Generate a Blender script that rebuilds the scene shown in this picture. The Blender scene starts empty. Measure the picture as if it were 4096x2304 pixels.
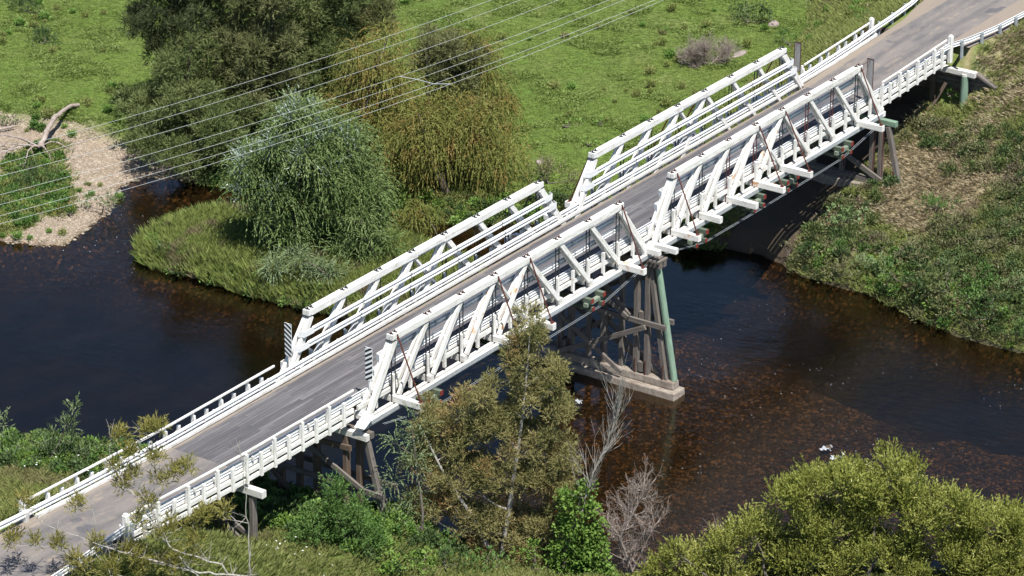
import bpy, math, random
import numpy as np
from mathutils import Matrix, Vector

scene = bpy.context.scene
col = scene.collection
R = math.radians

# ------------------------------------------------------------------ camera, sky, sun, exposure
CAM = np.array([-133.035, -103.512, 80.302])
YAW, PIT, ROL, FOC = R(55.5305), R(23.8140), R(0.2137), 14382.35
_F = np.array([math.sin(YAW) * math.cos(PIT), math.cos(YAW) * math.cos(PIT), -math.sin(PIT)])
_R = np.cross(_F, [0, 0, 1.0]); _R /= np.linalg.norm(_R); _U = np.cross(_R, _F)
_R2 = _R * math.cos(ROL) + _U * math.sin(ROL); _U2 = -_R * math.sin(ROL) + _U * math.cos(ROL)
cd = bpy.data.cameras.new('camera'); cam = bpy.data.objects.new('camera', cd); col.objects.link(cam)
m = Matrix(((_R2[0], _U2[0], -_F[0], CAM[0]), (_R2[1], _U2[1], -_F[1], CAM[1]), (_R2[2], _U2[2], -_F[2], CAM[2]), (0, 0, 0, 1)))
cam.matrix_world = m
cd.sensor_width = 36; cd.lens = FOC / 4096 * 36; cd.clip_start = 1; cd.clip_end = 9000
scene.camera = cam

SUN_TO = Vector((0.26, 0.43, -1.0)).normalized()          # direction in which the light travels
w = bpy.data.worlds.new('World'); scene.world = w; w.use_nodes = True
nt = w.node_tree; nt.nodes.clear()
sky = nt.nodes.new('ShaderNodeTexSky'); sky.sky_type = 'NISHITA'; sky.sun_disc = False
sky.sun_elevation = math.asin(-SUN_TO.z)
sky.sun_rotation = math.atan2(-SUN_TO.x, -SUN_TO.y)
sky.air_density = 1.0; sky.dust_density = 0.3; sky.ozone_density = 3.0; sky.altitude = 200
bg = nt.nodes.new('ShaderNodeBackground'); bg.inputs[1].default_value = 0.074
out = nt.nodes.new('ShaderNodeOutputWorld')
nt.links.new(sky.outputs[0], bg.inputs[0]); nt.links.new(bg.outputs[0], out.inputs[0])
sd = bpy.data.lights.new('sun', 'SUN'); sd.energy = 5.0; sd.angle = R(0.53); sd.color = (1.0, 0.955, 0.89)
sun = bpy.data.objects.new('sun', sd); col.objects.link(sun)
sun.rotation_euler = SUN_TO.to_track_quat('-Z', 'Y').to_euler(); sun.location = (0, -40, 80)
scene.view_settings.view_transform = 'Standard'; scene.view_settings.look = 'None'
scene.view_settings.exposure = 0.72; scene.view_settings.gamma = 1; scene.view_settings.use_curve_mapping = False
scene.cycles.max_bounces = 6; scene.cycles.transparent_max_bounces = 12
scene.cycles.diffuse_bounces = 2; scene.cycles.glossy_bounces = 2; scene.cycles.transmission_bounces = 4

WATER = -9.4
rng = np.random.default_rng(7)
random.seed(7)

# ------------------------------------------------------------------ noise
_lat = np.random.default_rng(3).random((256, 256))
def vnoise(x, y):
    x = np.asarray(x, float); y = np.asarray(y, float)
    xi = np.floor(x).astype(int); yi = np.floor(y).astype(int)
    fx = x - xi; fy = y - yi; fx = fx * fx * (3 - 2 * fx); fy = fy * fy * (3 - 2 * fy)
    a = _lat[xi & 255, yi & 255]; b = _lat[(xi + 1) & 255, yi & 255]
    c = _lat[xi & 255, (yi + 1) & 255]; d = _lat[(xi + 1) & 255, (yi + 1) & 255]
    return (a * (1 - fx) + b * fx) * (1 - fy) + (c * (1 - fx) + d * fx) * fy
def fbm(x, y, s, o=4):
    r = 0; a = .5; t = 0
    for k in range(o):
        r = r + a * vnoise(x * s + 17.3 * k, y * s + 9.1 * k); t += a; a *= .5; s *= 2.03
    return r / t

# ------------------------------------------------------------------ materials
class NT:
    def __init__(s, name):
        s.m = bpy.data.materials.new(name); s.m.use_nodes = True; s.t = s.m.node_tree; s.t.nodes.clear()
        s.o = s.t.nodes.new('ShaderNodeOutputMaterial')
    def n(s, typ, **kw):
        nd = s.t.nodes.new('ShaderNode' + typ)
        for k, v in kw.items():
            if k.startswith('_'): nd.inputs[int(k[1:])].default_value = v
            else: setattr(nd, k, v)
        return nd
    def l(s, a, b): s.t.links.new(a, b)
    def coords(s, kind='Object', scale=(1, 1, 1), src=None):
        mp = s.n('Mapping'); mp.inputs['Scale'].default_value = scale
        if kind == 'World': s.l(s.n('NewGeometry').outputs['Position'], mp.inputs[0])
        else:
            oi = s.n('ObjectInfo'); tc = s.n('TexCoord'); ad = s.n('VectorMath', operation='ADD')
            ml = s.n('VectorMath', operation='SCALE'); ml.inputs['Scale'].default_value = 37.0
            cb = s.n('CombineXYZ'); s.l(oi.outputs['Random'], cb.inputs[0]); s.l(oi.outputs['Random'], cb.inputs[1])
            s.l(cb.outputs[0], ml.inputs[0]); s.l(tc.outputs['Object'], ad.inputs[0]); s.l(ml.outputs[0], ad.inputs[1])
            s.l(ad.outputs[0], mp.inputs[0])
        return mp.outputs[0]
    def noise(s, vec, sc, det=4, rough=.6):
        nd = s.n('TexNoise'); nd.inputs['Scale'].default_value = sc; nd.inputs['Detail'].default_value = det
        nd.inputs['Roughness'].default_value = rough; s.l(vec, nd.inputs['Vector']); return nd.outputs[0]
    def ramp(s, fac, stops):
        nd = s.n('ValToRGB'); cr = nd.color_ramp
        while len(cr.elements) < len(stops): cr.elements.new(.5)
        for e, (p, c) in zip(cr.elements, stops):
            e.position = p; e.color = (*c, 1) if len(c) == 3 else c
        s.l(fac, nd.inputs[0]); return nd.outputs[0]
    def mix(s, fac, a, b, mode='MIX'):
        nd = s.n('Mix', data_type='RGBA', blend_type=mode)
        for v, i in ((fac, 0), (a, 6), (b, 7)):
            if hasattr(v, 'links') or hasattr(v, 'is_linked'): s.l(v, nd.inputs[i])
            elif i == 0: nd.inputs[0].default_value = v
            else: nd.inputs[i].default_value = (*v, 1)
        return nd.outputs[2]
    def math(s, op, a, b=0.0, clamp=False):
        nd = s.n('Math', operation=op, use_clamp=clamp)
        for v, i in ((a, 0), (b, 1)):
            if hasattr(v, 'is_linked'): s.l(v, nd.inputs[i])
            else: nd.inputs[i].default_value = v
        return nd.outputs[0]
    def bsdf(s, colr, rough=.8, bump=None, bs=.3, bd=.02, spec=.3, metal=0):
        p = s.n('BsdfPrincipled')
        if hasattr(colr, 'is_linked'): s.l(colr, p.inputs['Base Color'])
        else: p.inputs['Base Color'].default_value = (*colr, 1)
        if hasattr(rough, 'is_linked'): s.l(rough, p.inputs['Roughness'])
        else: p.inputs['Roughness'].default_value = rough
        p.inputs['Specular IOR Level'].default_value = spec; p.inputs['Metallic'].default_value = metal
        if bump is not None:
            b = s.n('Bump'); b.inputs['Strength'].default_value = bs; b.inputs['Distance'].default_value = bd
            s.l(bump, b.inputs['Height']); s.l(b.outputs[0], p.inputs['Normal'])
        s.l(p.outputs[0], s.o.inputs[0]); return p

M = {}
def timber(name, a, b, c, grain=(1.2, 14, 14), streak=None, peel=None, rough=.8):
    t = NT(name); v = t.coords('Object', grain); n1 = t.noise(v, 1.0, 6, .7)
    v2 = t.coords('Object'); n2 = t.noise(v2, 2.2, 5, .65)
    c1 = t.ramp(n1, [(.3, a), (.52, b), (.75, c)])
    if streak:
        f = t.ramp(n2, [(.56, (0, 0, 0)), (.66, (1, 1, 1))]); c1 = t.mix(t.math('MULTIPLY', f, streak[0]), c1, streak[1])
    if peel:
        n3 = t.noise(t.coords('Object', (3, 9, 9)), 1.6, 8, .75)
        f = t.ramp(n3, [(peel[0], (0, 0, 0)), (peel[0] + .03, (1, 1, 1))]); c1 = t.mix(f, c1, peel[1])
    t.bsdf(c1, rough, n1, .35, .01); M[name] = t.m
timber('white_paint', (.44, .43, .39), (.70, .695, .67), (.82, .815, .79), streak=(.55, (.46, .42, .35)), peel=(.625, (.22, .19, .165)))
timber('white_worn', (.40, .39, .36), (.62, .61, .58), (.76, .75, .72), streak=(.5, (.45, .40, .33)), peel=(.6, (.20, .18, .16)))
timber('white_rust', (.60, .58, .52), (.76, .75, .72), (.80, .80, .78), streak=(.9, (.50, .22, .07)), peel=(.66, (.24, .15, .10)))
timber('grey_timber', (.055, .047, .042), (.135, .120, .108), (.25, .228, .21), grain=(1.0, 22, 22), streak=(.5, (.20, .15, .11)), peel=(.67, (.035, .03, .028)))
timber('brown_timber', (.05, .036, .028), (.115, .085, .065), (.22, .175, .145), grain=(1.0, 22, 22), streak=(.5, (.16, .10, .065)))
timber('needle_green', (.05, .07, .052), (.095, .12, .09), (.16, .19, .15), grain=(1.0, 8, 8))
timber('green_timber', (.11, .17, .12), (.18, .27, .20), (.26, .36, .28), grain=(1.0, 6, 6), streak=(.3, (.2, .23, .18)))
timber('green_grey', (.10, .13, .10), (.18, .22, .17), (.29, .33, .27), grain=(1.0, 8, 8))
timber('red_end', (.11, .018, .014), (.19, .026, .020), (.27, .05, .038))
timber('rust_iron', (.045, .014, .011), (.085, .024, .017), (.15, .045, .028), grain=(2, 8, 8))
timber('black_iron', (.012, .013, .015), (.022, .025, .028), (.05, .05, .05), grain=(2, 8, 8), rough=.55)
timber('dead_wood', (.16, .125, .105), (.30, .25, .22), (.46, .41, .37), grain=(4, 4, 4))
timber('pale_bark', (.15, .135, .12), (.32, .30, .275), (.50, .475, .44), grain=(6, 6, 1.5))
timber('grey_bark', (.06, .05, .042), (.13, .112, .095), (.24, .215, .19), grain=(8, 8, 2))
timber('dark_bark', (.018, .014, .011), (.045, .035, .028), (.09, .072, .058), grain=(8, 8, 2))
timber('sign_white', (.66, .68, .70), (.72, .74, .76), (.76, .78, .80), rough=.4)
timber('sign_black', (.010, .012, .014), (.014, .016, .02), (.02, .024, .03), rough=.4)
timber('sign_back', (.20, .195, .19), (.28, .275, .27), (.36, .35, .34), rough=.5)
timber('white_wire', (.38, .42, .41), (.45, .48, .48), (.52, .55, .55), rough=.4)

t = NT('galvanised'); n = t.noise(t.coords('Object', (1, 6, 6)), 1.4, 5)
t.bsdf(t.ramp(n, [(.3, (.60, .62, .63)), (.55, (.74, .75, .75)), (.72, (.78, .775, .76))]), .5, n, .1, .01, .4); M['galvanised'] = t.m
t = NT('galvanised_post'); n = t.noise(t.coords('Object', (2, 2, 2)), 1.4, 5)
t.bsdf(t.ramp(n, [(.3, (.20, .23, .25)), (.6, (.33, .36, .38))]), .5, None, .1, .01, .5); M['galvanised_post'] = t.m

def kerb_grit(t, c):
    sp = t.n('SeparateXYZ'); t.l(t.n('NewGeometry').outputs['Position'], sp.inputs[0]); ay = t.math('ABSOLUTE', sp.outputs[1])
    gn = t.noise(t.coords('World', (.5, 2.5, 1)), 1.6, 6, .7); f = t.math('ADD', t.math('MULTIPLY', t.math('SUBTRACT', ay, 1.95), 2.2), t.math('SUBTRACT', gn, .42))
    c = t.mix(t.ramp(f, [(.02, (0, 0, 0)), (.30, (.8, .8, .8))]), c, (.235, .195, .155))
    wt = t.math('ABSOLUTE', t.math('SUBTRACT', ay, .85)); return t.mix(t.ramp(t.math('ADD', wt, t.math('MULTIPLY', gn, .3)), [(.20, (.35, .35, .35)), (.50, (0, 0, 0))]), c, (.075, .073, .08))
t = NT('plank'); v = t.coords('Object', (.5, 9, 9)); n1 = t.noise(v, 1.0, 8, .75); n2 = t.noise(t.coords('World', (.22, .9, 1)), 1.0, 6, .6)
oi = t.n('ObjectInfo'); rr = t.ramp(oi.outputs['Random'], [(0, (.66, .66, .67)), (1, (1.18, 1.17, 1.15))])
c = t.ramp(n1, [(.28, (.075, .073, .080)), (.5, (.122, .119, .127)), (.72, (.175, .168, .168))])
c = t.mix(1.0, c, rr, 'MULTIPLY'); c = t.mix(t.ramp(n2, [(.46, (0, 0, 0)), (.7, (.75, .75, .75))]), c, (.065, .065, .073))
n3 = t.noise(t.coords('World', (.3, 3, 1)), 1.0, 6, .6); c = t.mix(t.ramp(n3, [(.55, (0, 0, 0)), (.75, (.6, .6, .6))]), c, (.185, .172, .158))
c = kerb_grit(t, c)
t.bsdf(c, .85, n1, .5, .01); M['plank'] = t.m

t = NT('asphalt'); v = t.coords('World'); n1 = t.noise(v, 14, 8, .7); n2 = t.noise(t.coords('World', (.35, 1.1, 1)), 1.0, 6, .62)
n3 = t.noise(t.coords('World', (.8, 2.6, 1)), 1.0, 6, .6)
c = t.ramp(n1, [(.25, (.125, .113, .105)), (.5, (.172, .156, .145)), (.75, (.23, .208, .190))])
c = t.mix(t.ramp(n2, [(.45, (0, 0, 0)), (.66, (.8, .8, .8))]), c, (.100, .096, .100))
c = t.mix(t.ramp(n3, [(.56, (0, 0, 0)), (.70, (.75, .75, .75))]), c, (.27, .22, .17))
n4 = t.noise(t.coords('World', (.5, .5, 1)), 1.0, 2, .5); c = t.mix(t.ramp(n4, [(.66, (0, 0, 0)), (.69, (.8, .8, .8))]), c, (.085, .085, .095))
c = kerb_grit(t, c)
t.bsdf(c, .9, n1, .4, .02); M['asphalt'] = t.m

t = NT('concrete'); v = t.coords('World'); n1 = t.noise(v, 3.5, 8, .75); n2 = t.noise(v, .9, 5)
c = t.ramp(n1, [(.28, (.13, .105, .085)), (.5, (.25, .215, .18)), (.72, (.38, .34, .30))])
c = t.mix(t.ramp(n2, [(.5, (0, 0, 0)), (.66, (.6, .6, .6))]), c, (.13, .10, .075)); t.bsdf(c, .9, n1, .7, .04); M['concrete'] = t.m

# ground: zones come from attributes (gravel, dry, bed, dirt)
t = NT('ground_soil'); v = t.coords('World')
def att(nm):
    a = t.n('Attribute'); a.attribute_name = nm; return a.outputs['Fac']
n1 = t.noise(v, .35, 6, .62); n2 = t.noise(v, 2.6, 6, .75); n3 = t.noise(v, .09, 3)
gr = t.ramp(n2, [(.28, (.055, .090, .016)), (.5, (.11, .165, .034)), (.72, (.17, .225, .06))])
gr = t.mix(t.ramp(n1, [(.42, (0, 0, 0)), (.7, (.7, .7, .7))]), gr, (.15, .165, .050))
gr = t.mix(t.ramp(n3, [(.4, (0, 0, 0)), (.65, (.5, .5, .5))]), gr, (.085, .165, .030))
dry = t.ramp(n2, [(.28, (.14, .125, .055)), (.5, (.25, .215, .12)), (.72, (.38, .33, .22))])
vo = t.n('TexVoronoi'); vo.inputs['Scale'].default_value = 7; t.l(v, vo.inputs['Vector'])
sepc = t.n('SeparateColor'); t.l(vo.outputs['Color'], sepc.inputs[0])
gv = t.ramp(sepc.outputs[0], [(0, (.17, .13, .095)), (.5, (.27, .215, .165)), (1, (.40, .335, .27))])
gv = t.mix(t.ramp(n1, [(.45, (0, 0, 0)), (.65, (.6, .6, .6))]), gv, (.27, .21, .155))
vb = t.n('TexVoronoi'); vb.inputs['Scale'].default_value = 5.5; t.l(v, vb.inputs['Vector'])
sb = t.n('SeparateColor'); t.l(vb.outputs['Color'], sb.inputs[0])
bedc = t.ramp(sb.outputs[0], [(0, (.020, .018, .014)), (.55, (.055, .043, .030)), (.85, (.105, .072, .044)), (1, (.30, .185, .10))])
bedc = t.mix(t.ramp(n1, [(.45, (0, 0, 0)), (.62, (.75, .75, .75))]), bedc, (.05, .038, .022))
deep = t.ramp(n1, [(.4, (.010, .010, .009)), (.65, (.024, .019, .013))])
c = t.mix(att('dry'), gr, dry); c = t.mix(att('gravel'), c, gv); c = t.mix(att('dirt_and_shade'), c, (.075, .058, .042))
bb = t.mix(att('deep'), bedc, deep); c = t.mix(att('bed'), c, bb)
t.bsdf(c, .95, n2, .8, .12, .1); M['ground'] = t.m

# water: clear brown tint over the bed, Fresnel reflection of the sky
t = NT('river_water'); v = t.coords('World', (1, 1, 1))
n1 = t.noise(t.coords('World', (1.9, .8, 1)), 1.3, 4, .55); n2 = t.noise(t.coords('World', (1, 1, 1)), .35, 3, .5)
n3 = t.noise(t.coords('World', (3.6, 1.6, 1)), 2.6, 3, .6)
hh = t.math('ADD', t.math('MULTIPLY', n1, .5), t.math('ADD', t.math('MULTIPLY', n2, .7), t.math('MULTIPLY', n3, .22)))
amp = t.ramp(t.noise(v, .11, 3, .6), [(.40, (.12, .12, .12)), (.60, (1, 1, 1))])
a2 = t.n('Attribute'); a2.attribute_name = 'ripple'
hh = t.math('MULTIPLY', hh, t.math('ADD', t.math('MULTIPLY', amp, .5), a2.outputs['Fac']))
bmp = t.n('Bump'); bmp.inputs['Strength'].default_value = .55; bmp.inputs['Distance'].default_value = .11; t.l(hh, bmp.inputs['Height'])
fr = t.n('Fresnel'); fr.inputs['IOR'].default_value = 1.333; t.l(bmp.outputs[0], fr.inputs['Normal'])
tr = t.n('BsdfTransparent'); tr.inputs[0].default_value = (.44, .37, .27, 1)
gl = t.n('BsdfGlossy'); gl.inputs['Roughness'].default_value = .04; gl.inputs[0].default_value = (1, 1, 1, 1); t.l(bmp.outputs[0], gl.inputs['Normal'])
mx = t.n('MixShader'); t.l(fr.outputs[0], mx.inputs[0]); t.l(tr.outputs[0], mx.inputs[1]); t.l(gl.outputs[0], mx.inputs[2])
t.l(mx.outputs[0], t.o.inputs[0]); M['water'] = t.m

def foliage(name, a, b, c, transl=.24, rough=.6, patch=None, wscale=.6, spec=.25):
    t = NT(name); at = t.n('Attribute'); at.attribute_name = 'tint'
    oi = t.n('ObjectInfo'); wn = t.noise(t.coords('World'), wscale, 3, .6)
    f = t.math('ADD', t.math('MULTIPLY', at.outputs['Fac'], .55), t.math('ADD', t.math('MULTIPLY', oi.outputs['Random'], .2), t.math('MULTIPLY', wn, .5)))
    cc = t.ramp(f, [(.28, a), (.6, b), (.95, c)])
    if patch:
        pn = t.noise(t.coords('World'), patch[0], 2, .5)
        cc = t.mix(t.ramp(pn, [(patch[1], (0, 0, 0)), (patch[1] + .12, (1, 1, 1))]), cc, patch[2])
    p = t.bsdf(cc, rough, None, spec=spec)
    tl = t.n('BsdfTranslucent'); t.l(cc, tl.inputs[0]); ms = t.n('MixShader'); ms.inputs[0].default_value = transl * .5
    t.l(p.outputs[0], ms.inputs[1]); t.l(tl.outputs[0], ms.inputs[2]); t.l(ms.outputs[0], t.o.inputs[0]); M[name] = t.m
foliage('casuarina_leaf', (.075, .090, .030), (.125, .138, .052), (.19, .195, .085), .3)
foliage('casuarina_green', (.058, .088, .026), (.108, .143, .046), (.165, .195, .072), .3)
foliage('casuarina_dark', (.030, .046, .018), (.060, .078, .030), (.095, .105, .046), .25)
foliage('casuarina_brown', (.080, .070, .035), (.130, .115, .060), (.19, .165, .095), .25)
foliage('casuarina_gold', (.105, .125, .040), (.205, .190, .072), (.32, .28, .125), .3, patch=(.42, .56, (.32, .20, .085)))
foliage('casuarina_tip', (.12, .125, .028), (.19, .18, .045), (.28, .25, .08), .3)
foliage('willow_silver', (.055, .095, .028), (.105, .160, .046), (.20, .26, .10), .25, .55, spec=.25)
foliage('willow_silvertip', (.16, .23, .17), (.28, .36, .30), (.44, .52, .47), .2, .35, spec=.7)
foliage('willow_yellow', (.095, .115, .025), (.165, .180, .042), (.24, .225, .065), .3, patch=(.8, .52, (.23, .165, .05)))
foliage('willow_grey', (.075, .115, .048), (.130, .180, .080), (.22, .28, .15), .3)
foliage('bush_olive', (.12, .145, .026), (.22, .24, .05), (.36, .37, .11), .32, .45)
foliage('bush_green', (.040, .085, .018), (.075, .150, .032), (.14, .22, .07), .3)
foliage('bush_dark', (.030, .055, .018), (.055, .095, .030), (.10, .15, .055), .25)
foliage('bush_pale', (.10, .16, .06), (.17, .25, .10), (.26, .34, .17), .25)
foliage('vine_leaf', (.070, .135, .022), (.125, .215, .038), (.205, .30, .075), .3)
foliage('weed_green', (.085, .170, .030), (.15, .265, .055), (.23, .34, .10), .3)
foliage('scrub_leaf', (.095, .105, .042), (.160, .165, .075), (.24, .23, .125), .25, patch=(.45, .56, (.13, .095, .075)))
foliage('dead_twig', (.15, .115, .095), (.24, .195, .165), (.34, .29, .26), .1)
foliage('grass_short', (.115, .175, .036), (.165, .240, .052), (.25, .31, .10), .35, wscale=.25, patch=(.16, .68, (.23, .26, .09)))
foliage('grass_long', (.125, .165, .040), (.195, .230, .065), (.30, .31, .12), .3, wscale=.4, patch=(.3, .60, (.22, .215, .095)))
foliage('grass_dry', (.21, .165, .09), (.31, .25, .15), (.43, .37, .25), .25, wscale=.4)
foliage('grass_reed', (.130, .175, .042), (.20, .250, .062), (.30, .33, .12), .3, wscale=.5, patch=(.5, .56, (.20, .165, .10)))
foliage('petal', (.75, .75, .72), (.8, .8, .78), (.85, .85, .85), .2)
foliage('stone', (.16, .133, .10), (.245, .205, .155), (.37, .32, .25), 0.0, .9)
foliage('bed_stone', (.030, .024, .018), (.085, .060, .038), (.34, .20, .10), 0.0, .8)
foliage('rock_pale', (.24, .20, .18), (.33, .29, .27), (.42, .38, .36), 0.0, .9)
foliage('foam', (.22, .24, .25), (.30, .32, .34), (.45, .48, .50), 0.0, .6)

# ------------------------------------------------------------------ object helpers
def tag(o, label=None, cat=None, group=None, kind=None):
    if label: o['label'] = label
    if cat: o['category'] = cat
    if group: o['group'] = group
    if kind: o['kind'] = kind
    return o
def empty(name, loc, label, cat, group=None):
    o = bpy.data.objects.new(name, None); o.location = loc; o.empty_display_size = .3; col.objects.link(o)
    return tag(o, label, cat, group)
def link(name, me, parent=None, mat=None):
    o = bpy.data.objects.new(name, me); col.objects.link(o)
    if mat: me.materials.append(M[mat])
    if parent is not None:
        o.parent = parent
    return o
def fast_mesh(name, V, F, tint=None):
    """V (n,3); F (m,k) with k 3 or 4"""
    V = np.asarray(V, np.float32); F = np.asarray(F, np.int32); me = bpy.data.meshes.new(name)
    me.vertices.add(len(V)); me.vertices.foreach_set('co', V.ravel())
    k = F.shape[1]; me.loops.add(F.size); me.loops.foreach_set('vertex_index', F.ravel())
    me.polygons.add(len(F)); me.polygons.foreach_set('loop_start', np.arange(0, F.size, k, dtype=np.int32))
    if tint is not None:
        a = me.attributes.new('tint', 'FLOAT', 'POINT'); a.data.foreach_set('value', np.asarray(tint, np.float32))
    me.update(calc_edges=True); return me

_cache = {}
def beam_mesh(L, bw, h, mat, c=.015, name='member'):
    key = (round(L, 3), round(bw, 3), round(h, 3), mat, name)
    if key in _cache: return _cache[key]
    c = min(c, bw * .3, h * .3); a, b = bw / 2, h / 2
    prof = [(-a + c, -b), (a - c, -b), (a, -b + c), (a, b - c), (a - c, b), (-a + c, b), (-a, b - c), (-a, -b + c)]
    me = bpy.data.meshes.new(name)
    vs = [(x, p[0], p[1]) for x in (0, L) for p in prof]
    fs = [(i, i + 8, (i + 1) % 8 + 8, (i + 1) % 8) for i in range(8)] + [tuple(range(8)), tuple(range(15, 7, -1))]
    me.from_pydata(vs, [], fs); me.materials.append(M[mat]); me.validate(); me.update(); _cache[key] = me
    return me
def frame(p0, p1, up=(0, 0, 1)):
    p0 = Vector(p0); d = Vector(p1) - p0; L = d.length; X = d.normalized(); U = Vector(up)
    Y = U.cross(X)
    if Y.length < 1e-4: Y = Vector((0, 1, 0))
    Y.normalize(); Z = X.cross(Y); Mx = Matrix((X, Y, Z)).transposed().to_4x4(); Mx.translation = p0
    return Mx, L
def beam(name, p0, p1, bw, h, mat, parent=None, up=(0, 0, 1), c=.015):
    """a squared timber from p0 to p1, bw across, h deep (along up)"""
    Mx, L = frame(p0, p1, up)
    me = beam_mesh(L, bw, h, mat, c, name); o = bpy.data.objects.new(name, me); col.objects.link(o)
    if parent is not None:
        o.parent = parent; base = Matrix.Translation(parent.matrix_basis.translation) if parent.parent is None else parent.parent.matrix_basis @ parent.matrix_basis
        Mx = base.inverted() @ Mx
    o.matrix_basis = Mx; return o
def rod_mesh(L, r, mat, sides=8, r2=None, name='rod'):
    key = ('rod', round(L, 3), r, r2, mat, sides)
    if key in _cache: return _cache[key]
    r2 = r if r2 is None else r2; me = bpy.data.meshes.new(name); vs = []
    for x, rr in ((0, r), (L, r2)):
        for i in range(sides):
            a = 2 * math.pi * i / sides; vs.append((x, rr * math.cos(a), rr * math.sin(a)))
    fs = [(i, i + sides, (i + 1) % sides + sides, (i + 1) % sides) for i in range(sides)]
    fs += [tuple(range(sides)), tuple(range(2 * sides - 1, sides - 1, -1))]
    me.from_pydata(vs, [], fs); me.materials.append(M[mat]); me.update(); _cache[key] = me; return me
def rod(name, p0, p1, r, mat, parent=None, sides=8, r2=None):
    Mx, L = frame(p0, p1); o = bpy.data.objects.new(name, rod_mesh(L, r, mat, sides, r2, name)); col.objects.link(o)
    if parent is not None:
        o.parent = parent; base = Matrix.Translation(parent.matrix_basis.translation) if parent.parent is None else parent.parent.matrix_basis @ parent.matrix_basis
        Mx = base.inverted() @ Mx
    o.matrix_basis = Mx; return o
def tubes(paths, sides=6):
    """paths: list of (points, radii); one mesh worth of arrays"""
    V = []; F = []; nb = 0
    ang = np.arange(sides) * 2 * np.pi / sides
    for P, Rr in paths:
        P = np.asarray(P, float); Rr = np.asarray(Rr, float)
        T = np.gradient(P, axis=0); T /= np.linalg.norm(T, axis=1)[:, None] + 1e-9
        ref = np.array([0.31, .17, .93]) if abs(T[0][2]) < .9 else np.array([1.0, .1, 0])
        A = np.cross(T, ref); A /= np.linalg.norm(A, axis=1)[:, None] + 1e-9; B = np.cross(T, A)
        ring = P[:, None] + Rr[:, None, None] * (A[:, None] * np.cos(ang)[None, :, None] + B[:, None] * np.sin(ang)[None, :, None])
        V.append(ring.reshape(-1, 3)); n = len(P)
        i = np.arange(n - 1)[:, None] * sides; j = np.arange(sides)[None]; j2 = (j + 1) % sides
        F.append((np.stack([i + j, i + j2, i + sides + j2, i + sides + j], -1) + nb).reshape(-1, 4)); nb += n * sides
    return np.concatenate(V), np.concatenate(F)

# ------------------------------------------------------------------ terrain
LAND_A = np.array([(3000, 3000), (-40, 3000), (8, 120), (16, 60), (19.5, 48), (22.0, 42.6), (22.3, 39.9), (23.7, 38.6), (25.0, 38.8), (26.6, 39.2), (29.4, 39.4),
    (32, 40.7), (33.4, 41.8), (35.5, 41.4), (36.9, 38.4), (37.8, 33), (38.6, 27), (39.7, 23.9), (40.2, 21), (43, 17.4), (45.2, 13.2), (45.8, 9),
    (45.8, 5.8), (47.0, 3.9), (47.6, 1.5), (46.4, -2.6), (46.1, -7.6), (44.6, -11.9), (43.8, -15.7), (44.6, -22), (47, -40), (60, -90), (300, -3000), (3000, -3000)])
LAND_B = np.array([(24.9, 33.5), (24.0, 31.7), (24.4, 28), (24.4, 24), (24.5, 20.3), (25.2, 16), (27, 12.6), (30, 11.4), (33, 12), (35.4, 15), (36.0, 19.4),
    (36.2, 24), (35.2, 29), (33.8, 33), (31.5, 34.6), (28.7, 35.0), (26.5, 34.6)])
LAND_C = np.array([(-3000, 3000), (-100, 3000), (-30, 120), (-6, 45), (-1.5, 26), (-.9, 21.8), (-.8, 19.7), (.5, 18.3), (.8, 16), (2.0, 12), (3.0, 5), (3.2, -1), (4.6, -7), (6.0, -12),
    (7.2, -13.8), (7.0, -16.5), (9.5, -19.5), (12.5, -22), (15.5, -26), (19, -33), (22, -50), (60, -120), (200, -3000), (-3000, -3000)])
def poly_dist(P, poly):
    a = poly; b = np.roll(poly, -1, 0); best = np.full(len(P), 1e18); inside = np.zeros(len(P), bool)
    for (ax, ay), (bx, by) in zip(a, b):
        dx, dy = bx - ax, by - ay; t = np.clip(((P[:, 0] - ax) * dx + (P[:, 1] - ay) * dy) / (dx * dx + dy * dy), 0, 1)
        d = (P[:, 0] - ax - t * dx) ** 2 + (P[:, 1] - ay - t * dy) ** 2; best = np.minimum(best, d)
        cnd = (ay > P[:, 1]) != (by > P[:, 1])
        xin = (bx - ax) * (P[:, 1] - ay) / (by - ay + 1e-12) + ax; inside ^= cnd & (P[:, 0] < xin)
    return np.sqrt(best) * np.where(inside, 1, -1)
def line_dist(P, L):
    best = np.full(len(P), 1e18)
    for (ax, ay), (bx, by) in zip(L[:-1], L[1:]):
        dx, dy = bx - ax, by - ay; t = np.clip(((P[:, 0] - ax) * dx + (P[:, 1] - ay) * dy) / (dx * dx + dy * dy), 0, 1)
        best = np.minimum(best, (P[:, 0] - ax - t * dx) ** 2 + (P[:, 1] - ay - t * dy) ** 2)
    return np.sqrt(best)
ROAD_R = [(65.4, -.4), (70, -.5), (76, .3), (84, 3), (94, 8), (130, 34), (400, 260)]
ROAD_L = [(-19.3, 0), (-26, 0), (-60, -1), (-400, -20)]
def sstep(a, b, x):
    t = np.clip((x - a) / (b - a), 0, 1); return t * t * (3 - 2 * t)
def zd(x):
    x = np.asarray(x, float)
    return .35 * np.clip((-9 - x) / 11, 0, 1.3) ** 1.2 + .40 * np.clip((x - 54) / 10, 0, 1.6) ** 1.1
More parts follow.
